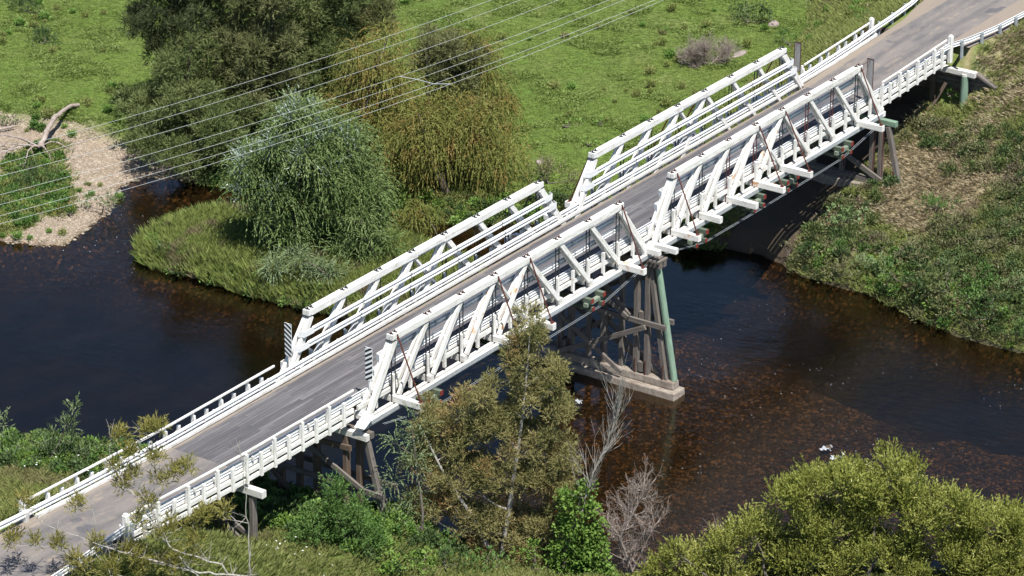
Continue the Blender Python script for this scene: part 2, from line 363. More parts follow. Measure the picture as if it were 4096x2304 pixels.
def terrain(x, y):
    x = np.asarray(x, float).ravel(); y = np.asarray(y, float).ravel(); P = np.stack([x, y], 1)
    wob = (fbm(x, y, .45, 3) - .5) * 1.1
    dA = poly_dist(P, LAND_A) + wob * .8; dB = poly_dist(P, LAND_B) + wob * .6; dC = poly_dist(P, LAND_C) + wob * .6
    nz = fbm(x, y, .22, 4) - .5; nf = fbm(x, y, 1.1, 3) - .5
    # right bank, paddock, gravel bar
    bank = WATER + np.minimum(1.1 * sstep(0, 1.2, dA) + .29 * np.clip(dA, 0, 9) + (.20 + .20 * sstep(4, 7.5, -y)) * np.clip(dA - 9, 0, 200), 9.5) + nz * 1.1 + nf * .35
    pad = WATER + .9 * sstep(0, 2.2, dA) + .5 * sstep(2, 8, dA) + .012 * np.clip(dA, 0, 300) + nz * .35 + nf * .06
    grav = WATER + .055 * np.clip(dA, 0, 14) + .15 * sstep(0, .6, dA) + nz * .25
    k1 = sstep(2.5, 13, y); hA = bank * (1 - k1) + pad * k1
    kg = sstep(36.5, 39.5, y) * (1 - sstep(36.6, 39.2, x + 3 * (fbm(x, y, .3, 3) - .5))); hA = hA * (1 - kg) + grav * kg
    hB = WATER + .75 * sstep(0, 1.4, dB) + .35 * sstep(1, 4, dB) + nf * .25
    kC = sstep(-8.5, -4.5, y); hC = WATER + (.5 + 2.4 * kC) * sstep(0, 3.6, dC) + (.10 + .12 * (1 - kC)) * np.clip(dC, 0, 14) + nz * (.4 + .5 * kC) + nf * .3
    wq = (fbm(x, y, .12, 3) - .5) * 12; deepk = np.maximum(sstep(0, 9, y + wq), sstep(29, 42, x + wq)); dw = -np.maximum(np.maximum(dA, dB), dC)
    bed = WATER - .26 - deepk * (.55 * np.clip(dw, 0, 1.2) + .22 * np.clip(dw, 0, 9)) - .02 * np.clip(dw, 0, 9)
    h = np.where(dA > 0, hA, np.where(dB > 0, hB, np.where(dC > 0, hC, bed + nf * .12)))
    rd = line_dist(P, ROAD_R); zr = .42 + .012 * np.clip(x - 64, 0, 60)
    kn = (y < 0) * (1 - sstep(66.5, 71, x)); emb = zr - .05 - np.clip(rd - 4.4 + .7 * kn, 0, 99) * (.62 + .78 * kn) - .07 * np.clip(rd - 10, 0, 99) ** 2 + nz * 1.2 * sstep(4.6, 8, rd)
    emb = np.where((x > 65.0) | (y > 4.3), emb, np.where(y < -4, -1.75 - .75 * np.hypot(x - 65, y + 5.7), -99))
    h = np.maximum(h, emb); h = np.where((rd < 4.3 - .6 * kn) & (x > 65.0), zr - .05, h)
    rl = line_dist(P, ROAD_L); el = .32 - np.clip(rl - 3.9, 0, 99) * .62 - .07 * np.clip(rl - 9, 0, 99) ** 2 + nz * 1.2 * sstep(4.2, 7, rl)
    el = np.where((x < -19.3) | (np.abs(y) > 3.4), el, -99); h = np.maximum(h, el); h = np.where((rl < 3.8) & (x < -19.3), .30, h)
    land = np.maximum(np.maximum(dA, dB), dC)
    return h, dA, dB, dC, kg
def gz(x, y): return float(terrain([x], [y])[0][0])

def axis(lo, hi, st, far):
    a = list(np.arange(lo, hi + st, st)); s = st; v = a[-1]
    while v < far: s *= 1.5; v += s; a.append(v)
    s = st; v = a[0]; pre = []
    while v > -far: s *= 1.5; v -= s; pre.append(v)
    return np.array(pre[::-1] + a)
gx = axis(-30, 100, .4, 3500); gy = axis(-45, 85, .4, 3500)
GX, GY = np.meshgrid(gx, gy, indexing='ij'); nx, ny = GX.shape
hz, dA, dB, dC, kg = terrain(GX.ravel(), GY.ravel())
V = np.stack([GX.ravel(), GY.ravel(), hz], 1)
i = np.arange(nx - 1)[:, None] * ny; j = np.arange(ny - 1)[None]
F = np.stack([i + j, i + ny + j, i + ny + j + 1, i + j + 1], -1).reshape(-1, 4)
me = fast_mesh('ground', V, F); me.materials.append(M['ground'])
me.polygons.foreach_set('use_smooth', np.ones(len(F), bool))
X_, Y_ = GX.ravel(), GY.ravel()
land = np.maximum(np.maximum(dA, dB), dC)
def dryness(x, y, dA):
    G = 0
    for cx, cy, r in ((55.5, -5, 3.6), (52, -6, 2.6), (55.5, -8.5, 2.6), (50.8, -3.2, 2.2), (60, -6.4, 2.2), (64.5, -8.2, 1.7), (57, -2.6, 1.6), (48.6, -5, 1.3), (67, -10, 2.0)): G = np.maximum(G, np.exp(-((x - cx) ** 2 + (y - cy) ** 2) / (r * r)))
    n = fbm(x, y, .45, 4)
    return np.clip(sstep(.30, .55, G * .75 + (n - .5) * 1.3) + .65 * sstep(.50, .62, fbm(x, y, .17, 4)), 0, 1) * sstep(0, 1.5, dA) * (1 - sstep(3, 9, y))
Ddry = dryness(X_, Y_, dA)
# scree on the embankment behind the far rail
Ddry = np.maximum(Ddry, sstep(.5, .6, fbm(X_, Y_, .3, 3)) * (X_ > 62) * (Y_ > 4) * sstep(-8.3, -6, hz))
gpatch = lambda x, y: 1 - sstep(1.1, 2.6, line_dist(np.stack([x, y], 1), [(24.6, 43.8), (28.6, 46.2), (33.2, 49.0)]) + 3.2 * (fbm(x, y, .55, 3) - .5))
grav_m = (1 - .8 * gpatch(X_, Y_)) * kg * sstep(-.4, .5, fbm(X_, Y_, .35, 3) - .45 + .9 * (1 - sstep(6, 14, dA)))
under_shade = (Y_ > -1.3 + .8 * fbm(X_, Y_, .6, 2)) & (Y_ < 4.6) & (X_ > 43) & (X_ < 65.2)  # bank below the deck, coloured dark to paint in the bridge's shadow
dirt_and_shade = np.clip(under_shade * 1.0 + (np.abs(land) < .55) * .8 * (1 - kg), 0, 1)  # painted bridge shade plus a bare soil band along the shoreline
bedm = sstep(-9.28, -9.42, hz); deep = sstep(-9.85, -11.6, hz)
for nm, val in (('dry', Ddry), ('gravel', grav_m), ('dirt_and_shade', dirt_and_shade), ('bed', bedm), ('deep', deep)):
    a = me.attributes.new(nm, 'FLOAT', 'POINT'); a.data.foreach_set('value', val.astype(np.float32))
tag(link('ground', me), kind='structure')

# water sheet
wx = np.arange(-60, 120, 2.0); wy = np.arange(-120, 160, 2.0); WX, WY = np.meshgrid(wx, wy, indexing='ij')
i = np.arange(len(wx) - 1)[:, None] * len(wy); j = np.arange(len(wy) - 1)[None]
F = np.stack([i + j, i + len(wy) + j, i + len(wy) + j + 1, i + j + 1], -1).reshape(-1, 4)
me = fast_mesh('river', np.stack([WX.ravel(), WY.ravel(), np.full(WX.size, WATER)], 1), F); me.materials.append(M['water'])
rp = np.exp(-(((WX - 27) / 4) ** 2 + ((WY - 34.5) / 5) ** 2)) * 1.3 + .55 * sstep(6, -6, WY) * sstep(18, 30, WX)
rp = rp + .75 * sstep(-6, -14, WY); a = me.attributes.new('ripple', 'FLOAT', 'POINT'); a.data.foreach_set('value', rp.ravel().astype(np.float32))
tag(link('river', me), kind='structure')

# ------------------------------------------------------------------ roads
def ribbon(name, pts, halfs, zf, mat, z0=0.0):
    P = np.array(pts, float); T = np.gradient(P, axis=0); T /= np.linalg.norm(T, axis=1)[:, None]; N = np.stack([-T[:, 1], T[:, 0]], 1)
    vs = []
    for k in range(len(P)):
        hl, hr = halfs[k]; z = zf(P[k, 0]) + z0
        for s in (hl, hl * .5, 0, -hr * .5, -hr): vs.append((P[k, 0] + N[k, 0] * s, P[k, 1] + N[k, 1] * s, z))
    fs = [(k * 5 + i, k * 5 + i + 5, k * 5 + i + 6, k * 5 + i + 1) for k in range(len(P) - 1) for i in range(4)]
    me = bpy.data.meshes.new(name); me.from_pydata(vs, [], fs); me.materials.append(M[mat]); o = link(name, me); return tag(o, kind='structure')
def zroad(x): return .42 + .012 * min(max(x - 64, 0), 60)
px = [65.0, 67, 70, 73, 76, 80, 84, 89, 94, 110, 130, 260, 400]
py = np.interp(px, [p[0] for p in ROAD_R], [p[1] for p in ROAD_R])
ribbon('road', list(zip(px, py)), [(2.9, 3.1), (3.0, 3.3)] + [(3.6, 3.6)] * 11, zroad, 'asphalt', .012)
px = [-400, -200, -60, -40, -26, -22, -19.2]; py = np.interp(px, [p[0] for p in ROAD_L[::-1]], [p[1] for p in ROAD_L[::-1]])
ribbon('road', list(zip(px, py)), [(3.2, 3.2)] * 4 + [(2.7, 2.9)] * 3, lambda x: .345, 'asphalt', .012)

# ------------------------------------------------------------------ bridge deck
def yr(x): return 2.40 + .0045 * (x + 20)              # fence line of the approaches
deck = empty('bridge_deck', (0, 0, 0), 'long grey planked timber bridge deck between low white kerbs crossing the river', 'bridge deck')
# longitudinal planks
xs = np.linspace(-9.2, 53.6, 15)
for k in range(14):
    for q in range(20):
        yy = -2.2 + 4.4 * (q + .5) / 20; sh = ((q * 37) % 11) / 11 * 1.6 - .8
        a = xs[k] + (sh if k > 0 else 0); b = xs[k + 1] + (sh if k < 13 else 0) - .012
        beam('plank', (a, yy, -.05 + random.uniform(-.003, .003)), (b, yy, -.05), .203, .10, 'plank', deck, c=.018)
# approach deck surfacing: thick sheets over cross planks
def deck_slab(name, x0, x1, half):
    n = 14; xs_ = np.linspace(x0, x1, n); vs = []; fs = []
    for x in xs_:
        z = float(zd(x))
        for y, zz in ((-half, -.12), (-half, 0), (half, 0), (half, -.12)): vs.append((x, y, z + zz))
    for k in range(n - 1):
        for i in range(4): a = k * 4 + i; b = k * 4 + (i + 1) % 4; fs.append((a, a + 4, b + 4, b))
    fs += [(0, 1, 2, 3), tuple(range((n - 1) * 4 + 3, (n - 1) * 4 - 1, -1))]
    me = bpy.data.meshes.new(name); me.from_pydata(vs, [], fs); me.materials.append(M['asphalt']); link(name, me, deck)
deck_slab('surfacing', -19.4, -9.215, 2.28); deck_slab('surfacing', 53.62, 65.1, 2.5)
# kerbs
kx = [-9.2] + list(np.arange(-4.6, 55, 4.6)) + [58, 63.6]
kx = [-19.3, -14] + kx
for s in (-1, 1):
    for a, b in zip(kx[:-1], kx[1:]):
        if a < -9.3 and s == -1: pass
        off = .02
        beam('kerb', (a + .01, s * (yr(a) - .16), float(zd(a)) + .09 + .003), (b - .01, s * (yr(b) - .16), float(zd(b)) + .09 + .003), .2, .18, 'white_paint', deck)
# stringers and approach log girders
for y in (-2.0, -1.1, 0, 1.1, 2.0):
    for a, b in ((-.2, 13.5), (13.52, 27.2), (27.5, 41), (41.02, 54.8)):
        beam('stringer', (a, y, -.27), (b, y, -.27), .2, .3, 'brown_timber', deck)
    for a, b in ((-19.2, -9.05), (-9.0, -.3), (55.0, 64.8)):
        rod('log_girder', (a, y * .92, -.42 + float(zd(a)) * .6), (b, y * .92, -.42 + float(zd(b)) * .6), .2, 'brown_timber', deck, 10)
# cross planks under the approaches show at the edge, cross girders under the trusses
P_ = 3.05; E_ = 2.92
JX = {0: [E_ + k * P_ for k in range(8)], 1: [27.18 + E_ + k * P_ for k in range(8)]}
OUT = {0: {1: 4.62, 4: 4.62, 5: 4.62, 8: 4.62}, 1: {1: 4.62, 2: 4.2, 3: 4.8, 4: 4.85, 5: 4.95, 8: 4.75}}
for b in (0, 1):
    for k, x in enumerate(JX[b], 1):
        e = OUT[b].get(k, 3.02); mat = 'white_rust' if (b, k) in ((1, 1), (1, 4), (0, 8)) else ('white_worn' if e < 3.1 else 'white_paint')
        g = beam('cross_girder', (x + (.0 if b else 0), -e, -.61), (x, e, -.61), .32, .37, mat, deck)
        if (b, k) == (1, 1): g['label'] = 'rust stained cross girder end'
for x in (0.35, 26.95, 27.75, 54.55):
    e = 3.9 if x in (26.95,) else (4.55 if x == 27.75 else 2.9); beam('cross_girder', (x, -e, -.60), (x, e, -.60), .3, .33, 'white_paint', deck)

# ------------------------------------------------------------------ fences: posts, rails, fascia
def fence(s, x0, x1, tall, short, where, endx, label):
    f = empty('bridge_fence', (endx, s * yr(endx), 0), label, 'fence', 'white timber fences along the bridge edges')
    Y = lambda x: s * yr(x); Z = lambda x: float(zd(x))
    bx = sorted(set([x0, x1] + [float(v) for v in np.arange(math.ceil(x0 / 4.5) * 4.5, x1, 4.5)]))
    for a, b in zip(bx[:-1], bx[1:]):
        if b - a < .3: continue
        for nm, dz, h, ww, dy in ((('fascia_board', -.10, .25, .12, .06), ('fascia_board', -.50, .24, .12, .06)) if where != 't' else (('fascia_board', -.12, .26, .12, .06),)):
            beam(nm, (a + .006, Y(a) + s * dy, Z(a) + dz), (b - .006, Y(b) + s * dy, Z(b) + dz), ww, h, 'white_paint' if random.random() > .25 else 'white_worn', f)
    if tall:
        for a, b in zip(bx[:-1], bx[1:]):
            if b - a < .3: continue
            beam('top_rail', (a + .004, Y(a) + s * .08, Z(a) + 1.04), (b - .004, Y(b) + s * .08, Z(b) + 1.04), .10, .11, 'white_paint', f)
    for x in tall: 
        beam('post', (x, Y(x) + s * .19, Z(x) - .62), (x, Y(x) + s * .19, Z(x) + .985), .13, .15, 'white_paint', f, up=(1, 0, 0))
        beam('brace_block', (x, Y(x) + s * .02, Z(x) + .05), (x, Y(x) + s * .1, Z(x) + .8), .12, .14, 'white_paint', f, up=(1, 0, 0))
    for x, zt in short: beam('short_post', (x, Y(x) + s * .19, Z(x) - .60), (x, Y(x) + s * .19, Z(x) + zt), .17, .17, 'white_paint', f, up=(1, 0, 0))
    return f
tl = [-2.49, -4.71, -6.95, -9.19, -11.44, -13.7, -15.95]; sl = [(-3.6, .70), (-5.85, .70), (-8.08, .68), (-10.33, .66), (-12.57, .66), (-14.8, .66), (-17.0, .66), (-1.3, .7)]
tr_ = [56.8, 59.1, 61.3]; tr_ = [54.42 + .1] + tr_; sr = [(55.5, .74), (57.8, .76), (60.1, .74), (62.3, .74)]
names = {-1: 'near', 1: 'far'}
fence(-1, -18.2, -.35, tl, sl, 'l', -18.2, 'white picketed timber fence along the lower left approach, nearer the camera')
fence(1, -19.75, -.35, tl + [-18.1], sl, 'l', -18.2, 'white timber fence on the river side of the lower left approach, beyond the roadway')
fence(-1, 54.6, 63.3, tr_, sr, 'r', 63.3, 'short white timber fence above the plank abutment at the upper right')
fence(1, 54.6, 63.3, tr_, sr, 'r', 63.3, 'short white timber fence on the paddock side of the upper right approach')
for s in (-1, 1):
    for b in (0, 1):
        ps = []
        for k, x in enumerate(JX[b], 1): ps.append((x, .74)); ps.append((x + 1.52, .67))
        ps = [(JX[b][0] - 1.5, .7)] + ps
        side = 'behind the truss nearer the camera' if s < 0 else 'inside the truss farther from the camera'
        span = 'left' if b == 0 else 'right'
        fence(s, -.3 + 27.3 * b + .02, 27.15 + 27.3 * b, [], ps, 't', 1 + 27.2 * b, f'low white posts and boards {side}, {span} span')
for x, s, lb in ((-18.3, -1, 'white round-topped end post at the lower left corner of the bridge'), (-19.9, 1, 'white end post beside the grassy bank at the far left end'),
                 (63.45, -1, 'tall white end post next to the grey guardrail above the abutment'), (63.45, 1, 'white end post where the paddock side fence meets the guardrail')):
    y = s * (yr(x) + .15); z = float(zd(x)); t_ = empty('end_post', (x, y, z - .6), lb, 'post', 'white end posts of the bridge fence')
    beam('shaft', (x, y, z - .6), (x, y, z + 1.18), .30, .30, 'white_paint', t_, up=(1, 0, 0), c=.05)
    beam('cap', (x, y, z + 1.182), (x, y, z + 1.26), .22, .22, 'white_paint', t_, up=(1, 0, 0), c=.07)
    beam('stay', (x, y - s * .1, z - .5), (x, y - s * .3, z + .6), .18, .2, 'white_paint', t_, up=(1, 0, 0))

# ------------------------------------------------------------------ W beam guardrails
PROF = [(0, -.165), (.012, -.165), (.03, -.135), (.12, -.125), (.12, -.065), (.015, -.045), (.015, .045), (.12, .065), (.12, .125), (.03, .135), (.012, .165), (0, .165)]
BACK = [(d - .012, h) for d, h in PROF[::-1]]
def wbeam(name, pts, s, parent, mat='galvanised'):
    """pts 3D polyline; s = +1 bulges to +y"""
    P = np.array(pts, float); T = np.gradient(P, axis=0); T[:, 2] = 0; T /= np.linalg.norm(T, axis=1)[:, None]; N = np.stack([-T[:, 1], T[:, 0], 0 * T[:, 0]], 1)
    ring = PROF + BACK; k = len(ring); vs = []
    for p, n in zip(P, N):
        for d, h in ring: vs.append(tuple(p + n * d * s + np.array([0, 0, h])))
    fs = [(a * k + i, (a + 1) * k + i, (a + 1) * k + (i + 1) % k, a * k + (i + 1) % k) for a in range(len(P) - 1) for i in range(k)]
    half = len(PROF)
    for a in (0, len(P) - 1):
        for i in range(half - 1): fs.append((a * k + i, a * k + i + 1, a * k + k - 2 - i, a * k + k - 1 - i))
    me = bpy.data.meshes.new(name); me.from_pydata(vs, [], fs); me.materials.append(M[mat]); me.update()
    o = bpy.data.objects.new(name, me); col.objects.link(o); o.parent = parent; o.location = -parent.location; return o
def resample(pts, st):
    P = np.array(pts, float); d = np.r_[0, np.cumsum(np.linalg.norm(np.diff(P, axis=0), axis=1))]
    n = max(2, int(d[-1] / st) + 1); q = np.linspace(0, d[-1], n); return np.stack([np.interp(q, d, P[:, i]) for i in range(3)], 1), q
def low_rail(s, path, post_from, lb, cat='guardrail'):
    g = empty('guardrail', path[0], lb, cat, 'low crash rails along the roadway'); P, q = resample(path, .5)
    for a in range(0, len(P) - 1, 8): wbeam('rail_beam', P[a:a + 9] + [0, 0, .0015 * ((a // 8) % 2)] if len(P[a:a + 9]) > 1 else P[a - 1:a + 1], -s, g, 'galvanised')
    n = 0
    for k in range(0, len(P)):
        x, y, z = P[k]
        if -18 < x < 63.0:
            if k % 3 == 0: beam('block', (x, y + s * .015, z), (x, y + s * .13, z), .12, .22, 'white_worn', g)
            if k % 3 == 1 and s == 1: beam('reflector', (x, y - s * .09, z - .03), (x, y - s * .098, z - .03), .08, .08, 'red_end', g)
        elif k % 4 == 0:
            beam('post', (x, y + s * .12, z - 1.1), (x, y + s * .12, z + .16), .15, .18, 'galvanised_post', g, up=(1, 0, 0))
    return g
Zr = lambda x: float(zd(x)) + .45
def ry(x): return yr(x) - .07
farp = [(-34, 2.95, 1.0), (-26, 2.65, .95), (-20, 2.4, Zr(-19) + .02)] + [(x, ry(x), Zr(x)) for x in (-16, -12, -9, 0, 20, 40, 54, 58, 61)] + [(63.5, 2.62, 1.0), (66, 2.75, 1.03), (69, 3.0, 1.05), (72, 3.5, 1.08), (77, 5.2, 1.12), (84, 8.3, 1.2), (92, 13, 1.3)]
nearp = [(-34, -3.7, 1.0), (-26, -3.4, .97), (-22.2, -3.1, .93), (-19.5, -2.75, .85)] + [(x, -ry(x), Zr(x)) for x in (-17, -12, -9, 0, 20, 40, 54, 58, 61)] + [(63.2, -2.95, .95), (65, -3.5, 1.0), (68, -3.95, 1.02), (72, -4.2, 1.05), (77, -4.0, 1.1), (84, -2.0, 1.2), (92, 2.0, 1.3)]
low_rail(1, farp, 0, 'long pale crash rail along the roadway edge farther from the camera')
low_rail(-1, nearp, 0, 'long pale crash rail along the roadway edge nearer the camera, seen from behind')

# ------------------------------------------------------------------ trusses
YT = 2.725
def truss(b, s):
    X0 = 27.3 * b if b else 0.0; J = JX[b]; o = s                       # o: outward sign
    lb = {(0, -1): 'white truss of the left span, nearer the camera, behind the golden casuarina', (0, 1): 'white timber truss of the left span, on the island side',
          (1, -1): 'white timber truss of the right span, nearer the camera, over the river', (1, 1): 'white timber truss of the right span, beside the green paddock'}[(b, s)]
    t = empty('bridge_truss', (J[0], s * YT, -.7), lb, 'bridge truss', 'white timber trusses of the bridge'); yc = s * YT
    WP = 'white_paint'
    # top chord: two timbers with a gap
    for dy in (-.115, .115):
        xm = (J[3] + .9) if dy < 0 else (J[4] + .6)
        beam('top_chord', (J[0] - .30, yc + dy, 2.92), (xm - .004, yc + dy, 2.92), .19, .36, WP, t)
        beam('top_chord', (xm + .004, yc + dy, 2.92), (J[7] + .30, yc + dy, 2.92), .19, .36, 'white_worn' if (b == 1 and s < 0) else WP, t)
    beam('splice_plate', (J[3] + .3, yc - s * .235, 2.97), (J[4] - .3, yc - s * .235, 2.97), .05, .26, WP, t)
    # bottom chord
    for dy in (-.17, .17):
        for a, c_ in ((X0 - .15, X0 + 9.2), (X0 + 9.2, X0 + 18.2), (X0 + 18.2, X0 + 27.35)):
            beam('bottom_chord', (a + .004, yc + s * .15 + dy, -.97), (c_ - .004, yc + s * .15 + dy, -.97), .20, .32, WP if random.random() > .3 else 'white_worn', t)
    for dz in (-.86, -.95, -1.04):
        beam('chord_plate', (X0 + .2, yc + s * .436, dz), (X0 + 27.0, yc + s * .436, dz), .022, .03, 'galvanised_post', t)
    # end principals, splayed pairs
    for foot, top, sg in ((X0 + .35, J[0] - .05, 1), (X0 + 26.85, J[7] + .05, -1)):
        for dy, db in ((-.11, -.26), (.11, .26)):
            d_ = Vector((top - foot, 0, 3.35)).normalized(); up = Vector((-d_.z, 0, d_.x)) * sg
            beam('end_principal', (foot, yc + db, -.62), (top, yc + dy, 2.72), .20, .40, WP, t, up=up)
        for f in (.32, .7):
            x = foot + (top - foot) * f; beam('spacer_block', (x, yc - .10, -.62 + 3.38 * f), (x, yc + .10, -.62 + 3.38 * f), .2, .22, WP, t)
        beam('iron_shoe', (top - .17 * sg, yc - .23, 2.775), (top - .17 * sg, yc + .23, 2.775), .34, .05, 'black_iron', t)
        beam('foot_block', (foot - .25, yc, -.66), (foot + .35, yc, -.66), .72, .24, WP, t)
    # braces
    prs = [(1, 0), (2, 1), (3, 2), (4, 3), (3, 4), (4, 5), (5, 6), (6, 7)]
    for a, c_ in prs:
        dx = J[c_] - J[a]; sg = 1 if dx > 0 else -1
        worn = 'white_worn' if (b == 0 and s < 0 and (a, c_) == (1, 0)) else ('white_rust' if (b, s) in ((1, -1), (0, -1)) and (a, c_) in ((3, 2), (4, 3)) else WP)
        d_ = Vector((dx - .3 * sg, 0, -3.3)).normalized(); up = Vector((-d_.z, 0, d_.x)) * -1
        sp = .05 if (a, c_) == (3, 4) else .14
        for q in (-1, 1):
            br = beam('brace', (J[a] + .10 * sg, yc + q * .075 + (.0 if (a, c_) != (3, 4) else 0), 2.79), (J[c_] - .16 * sg, yc + q * (.075 + sp), -.44), .15 if (a, c_) != (3, 4) else .10, (.30 if b == 0 or True and a > c_ else .25) if (a, c_) != (3, 4) else .15, worn, t, up=up)
            if worn == 'white_worn': br['label'] = 'bare grey worn timber brace'
        x = (J[a] + J[c_]) / 2 + .0; beam('spacer_block', (x, yc - .13, 1.15), (x, yc + .13, 1.15), .12, .2, WP, t)
    # joints: paired rods, washers, nuts, castings, lower shoe
    for k, x in enumerate(J, 1):
        for q in (-1, 1):
            rm = 'rust_iron' if (b == 1 and k in (3, 4, 6, 7) and s < 0) else 'black_iron'
            r_ = rod('tension_rod', (x + q * .16, yc, -1.16), (x + q * .16, yc, 3.20), .034, rm, t, 6)
            rod('nut', (x + q * .16, yc, 3.14), (x + q * .16, yc, 3.215), .055, 'rust_iron' if s < 0 else 'black_iron', r_, 6)
            beam('washer_plate', (x + q * .16, yc - .15, 3.118), (x + q * .16, yc + .15, 3.118), .11, .03, 'black_iron', t)
        beam('joint_casting', (x - .28, yc + s * .212, 2.96), (x + .28, yc + s * .212, 2.96), .02, .25, WP, t)
        beam('lower_plate', (x, yc - .3, -1.13), (x, yc + .36, -1.13) if s > 0 else (x, yc + .3, -1.13), .42, .03, 'black_iron', t)
        if OUT[b].get(k, 0) > 4 and k in (1, 4, 5, 8):
            ty = OUT[b][k] - .2; st = rod('sway_brace', (x + .06, s * (YT + .24), 3.02), (x + .06, s * ty, -.42), .042, 'rust_iron' if (b == 1 or s < 0) else 'black_iron', t, 8)
            beam('sway_foot', (x - .12, s * (ty + .02), -.425), (x + .24, s * (ty + .02), -.425), .22, .02, 'rust_iron', st)
            beam('sway_strap', (x + .06, s * (YT + .235), 3.08), (x + .06, s * (YT + .235), 2.75), .05, .03, 'black_iron', st, up=(0, 1, 0))
    if (b, s) == (0, -1):
        beam('flashing', (X0 - .75, yc - .5, -.78), (X0 + .25, yc - .42, -.40), .62, .02, 'galvanised', t, c=.004)
        beam('end_block', (X0 - .25, yc - .05, -1.28), (X0 + .35, yc - .05, -1.28), .5, .32, 'white_rust', t)
    if (b, s) == (1, -1):
        rod('end_block', (X0 + 27.1, yc - .25, -.8), (X0 + 27.1, yc + .4, -.8), .34, WP, t, 12)
    # upper crash rails on the inner face with wrapped end plates
    for zc, xa, xb in ((2.02, J[0] - .18, J[7] + .18), (1.33, J[0] - .62, J[7] + .62)):
        yi = s * (YT - .30); n = 5; xs_ = np.linspace(xa, xb, n + 1)
        for a, c_ in zip(xs_[:-1], xs_[1:]): wbeam('rail_beam', [(a, yi, zc), (c_ + .1 if c_ < xb else c_, yi, zc + .0)], -s, t)
        for xe, sg in ((xa, -1), (xb, 1)):
            beam('end_plate', (xe - .05 * sg, yi - s * .1, zc), (xe + .75 * sg, yi - s * .08, zc), .02, .36, 'galvanised', t, c=.004)
            beam('end_plate', (xe + .76 * sg, yi - s * .08, zc), (xe + .90 * sg, yi + s * .22, zc), .02, .36, 'galvanised', t, c=.004)
    return t
for b in (0, 1):
    for s in (-1, 1): truss(b, s)

# ------------------------------------------------------------------ hazard boards
for x, s, kind, lb in ((.95, -1, 'stripe', 'black and white striped hazard board on the nearer truss'), (.95, 1, 'stripe', 'black and white striped hazard board beside the dark river pool'),
                       (53.35, -1, 'back', 'unpainted grey hazard board back at the nearer truss end'), (53.35, 1, 'back', 'unpainted grey hazard board back at the paddock side truss end')):
    yc = s * 2.62; z0, z1 = 1.10, 2.98
    t = empty('hazard_board', (x, yc, z0), lb, 'sign', 'hazard boards at the truss ends')
    if kind == 'stripe':
        beam('board', (x, yc, z0), (x, yc, z1), .46, .03, 'sign_white', t, up=(1, 0, 0), c=.004)
        N = 7; pitch = (z1 - z0) / N; hw = .23
        for k in range(-1, N + 1):
            za = z0 + k * pitch; rise = .30 * (1 if s < 0 else -1)      # stripes lean towards the roadway
            # parallelogram clipped to the board
            pts = []
            for f in np.linspace(-1, 1, 9):
                ym = f * hw; mid = za + pitch * .5 + rise * -f * .5
                pts.append((ym, max(z0, min(z1, mid - pitch * .25)), max(z0, min(z1, mid + pitch * .25))))
            vs = []; ok = [p for p in pts if p[2] - p[1] > .002]
            if len(ok) < 2: continue
            for ym, a, c_ in ok: vs += [(x - .0185, yc + ym, a), (x - .0185, yc + ym, c_), (x - .0155, yc + ym, a), (x - .0155, yc + ym, c_)]
            fs = []
            for i in range(len(ok) - 1):
                q = i * 4; fs += [(q, q + 1, q + 5, q + 4), (q + 1, q + 3, q + 7, q + 5), (q + 2, q, q + 4, q + 6)]
            me = bpy.data.meshes.new('stripe'); me.from_pydata(vs, [], fs); me.materials.append(M['sign_black'])
            so = bpy.data.objects.new('stripe', me); col.objects.link(so); so.parent = t; so.location = -t.location
    else:
        beam('board', (x, yc, z0), (x, yc, z1), .42, .03, 'sign_back', t, up=(1, 0, 0), c=.004)
        for a, c_ in (((x - .02, yc - .225, z0 - .3), (x - .02, yc - .225, z1 + .02)), ((x - .02, yc + .225, z0 - .3), (x - .02, yc + .225, z1 + .02)), ((x - .02, yc - .215, z1 + .01), (x - .02, yc + .215, z1 + .01))):
            beam('rim', a, c_, .03, .03, 'rust_iron', t, c=.004)
        beam('bracket', (x - .04, yc, z1 - .1), (x - 1.0, yc, 2.9), .03, .03, 'rust_iron', t)
    beam('support_post', (x + .03, yc, z0 - .9), (x + .03, yc, z0 + .25), .09, .06, 'white_paint' if kind == 'stripe' else 'sign_back', t, up=(1, 0, 0))

# ------------------------------------------------------------------ under-deck strengthening
def needle(xc, lb, single=False):
    for s in (-1,):
        pass
    t = empty('needle_beam_set', (xc, 0, -1.9), lb, 'beam', 'green red-ended needle beams under the spans')
    for dx in (-.6, .6): 
        bm_ = beam('needle_beam', (xc + dx, -3.62, -1.27), (xc + dx, 3.62, -1.27), .26, .27, 'needle_green', t)
        for s in (-1, 1): beam('painted_end', (xc + dx, s * 3.621, -1.27), (xc + dx, s * 3.65, -1.27), .262, .272, 'red_end', bm_, c=.01)
    for s in (-1, 1): beam('packing_beam', (xc - .85, s * 3.3, -1.53), (xc + .85, s * 3.3, -1.53), .26, .24, 'green_grey', t)
    for dx in (-.5, .5):
        bm_ = beam('needle_beam', (xc + dx, -3.62, -1.78), (xc + dx, 3.62, -1.78), .22, .24, 'needle_green', t)
        for s in (-1, 1): beam('painted_end', (xc + dx, s * 3.621, -1.78), (xc + dx, s * 3.65, -1.78), .222, .242, 'red_end', bm_, c=.01)
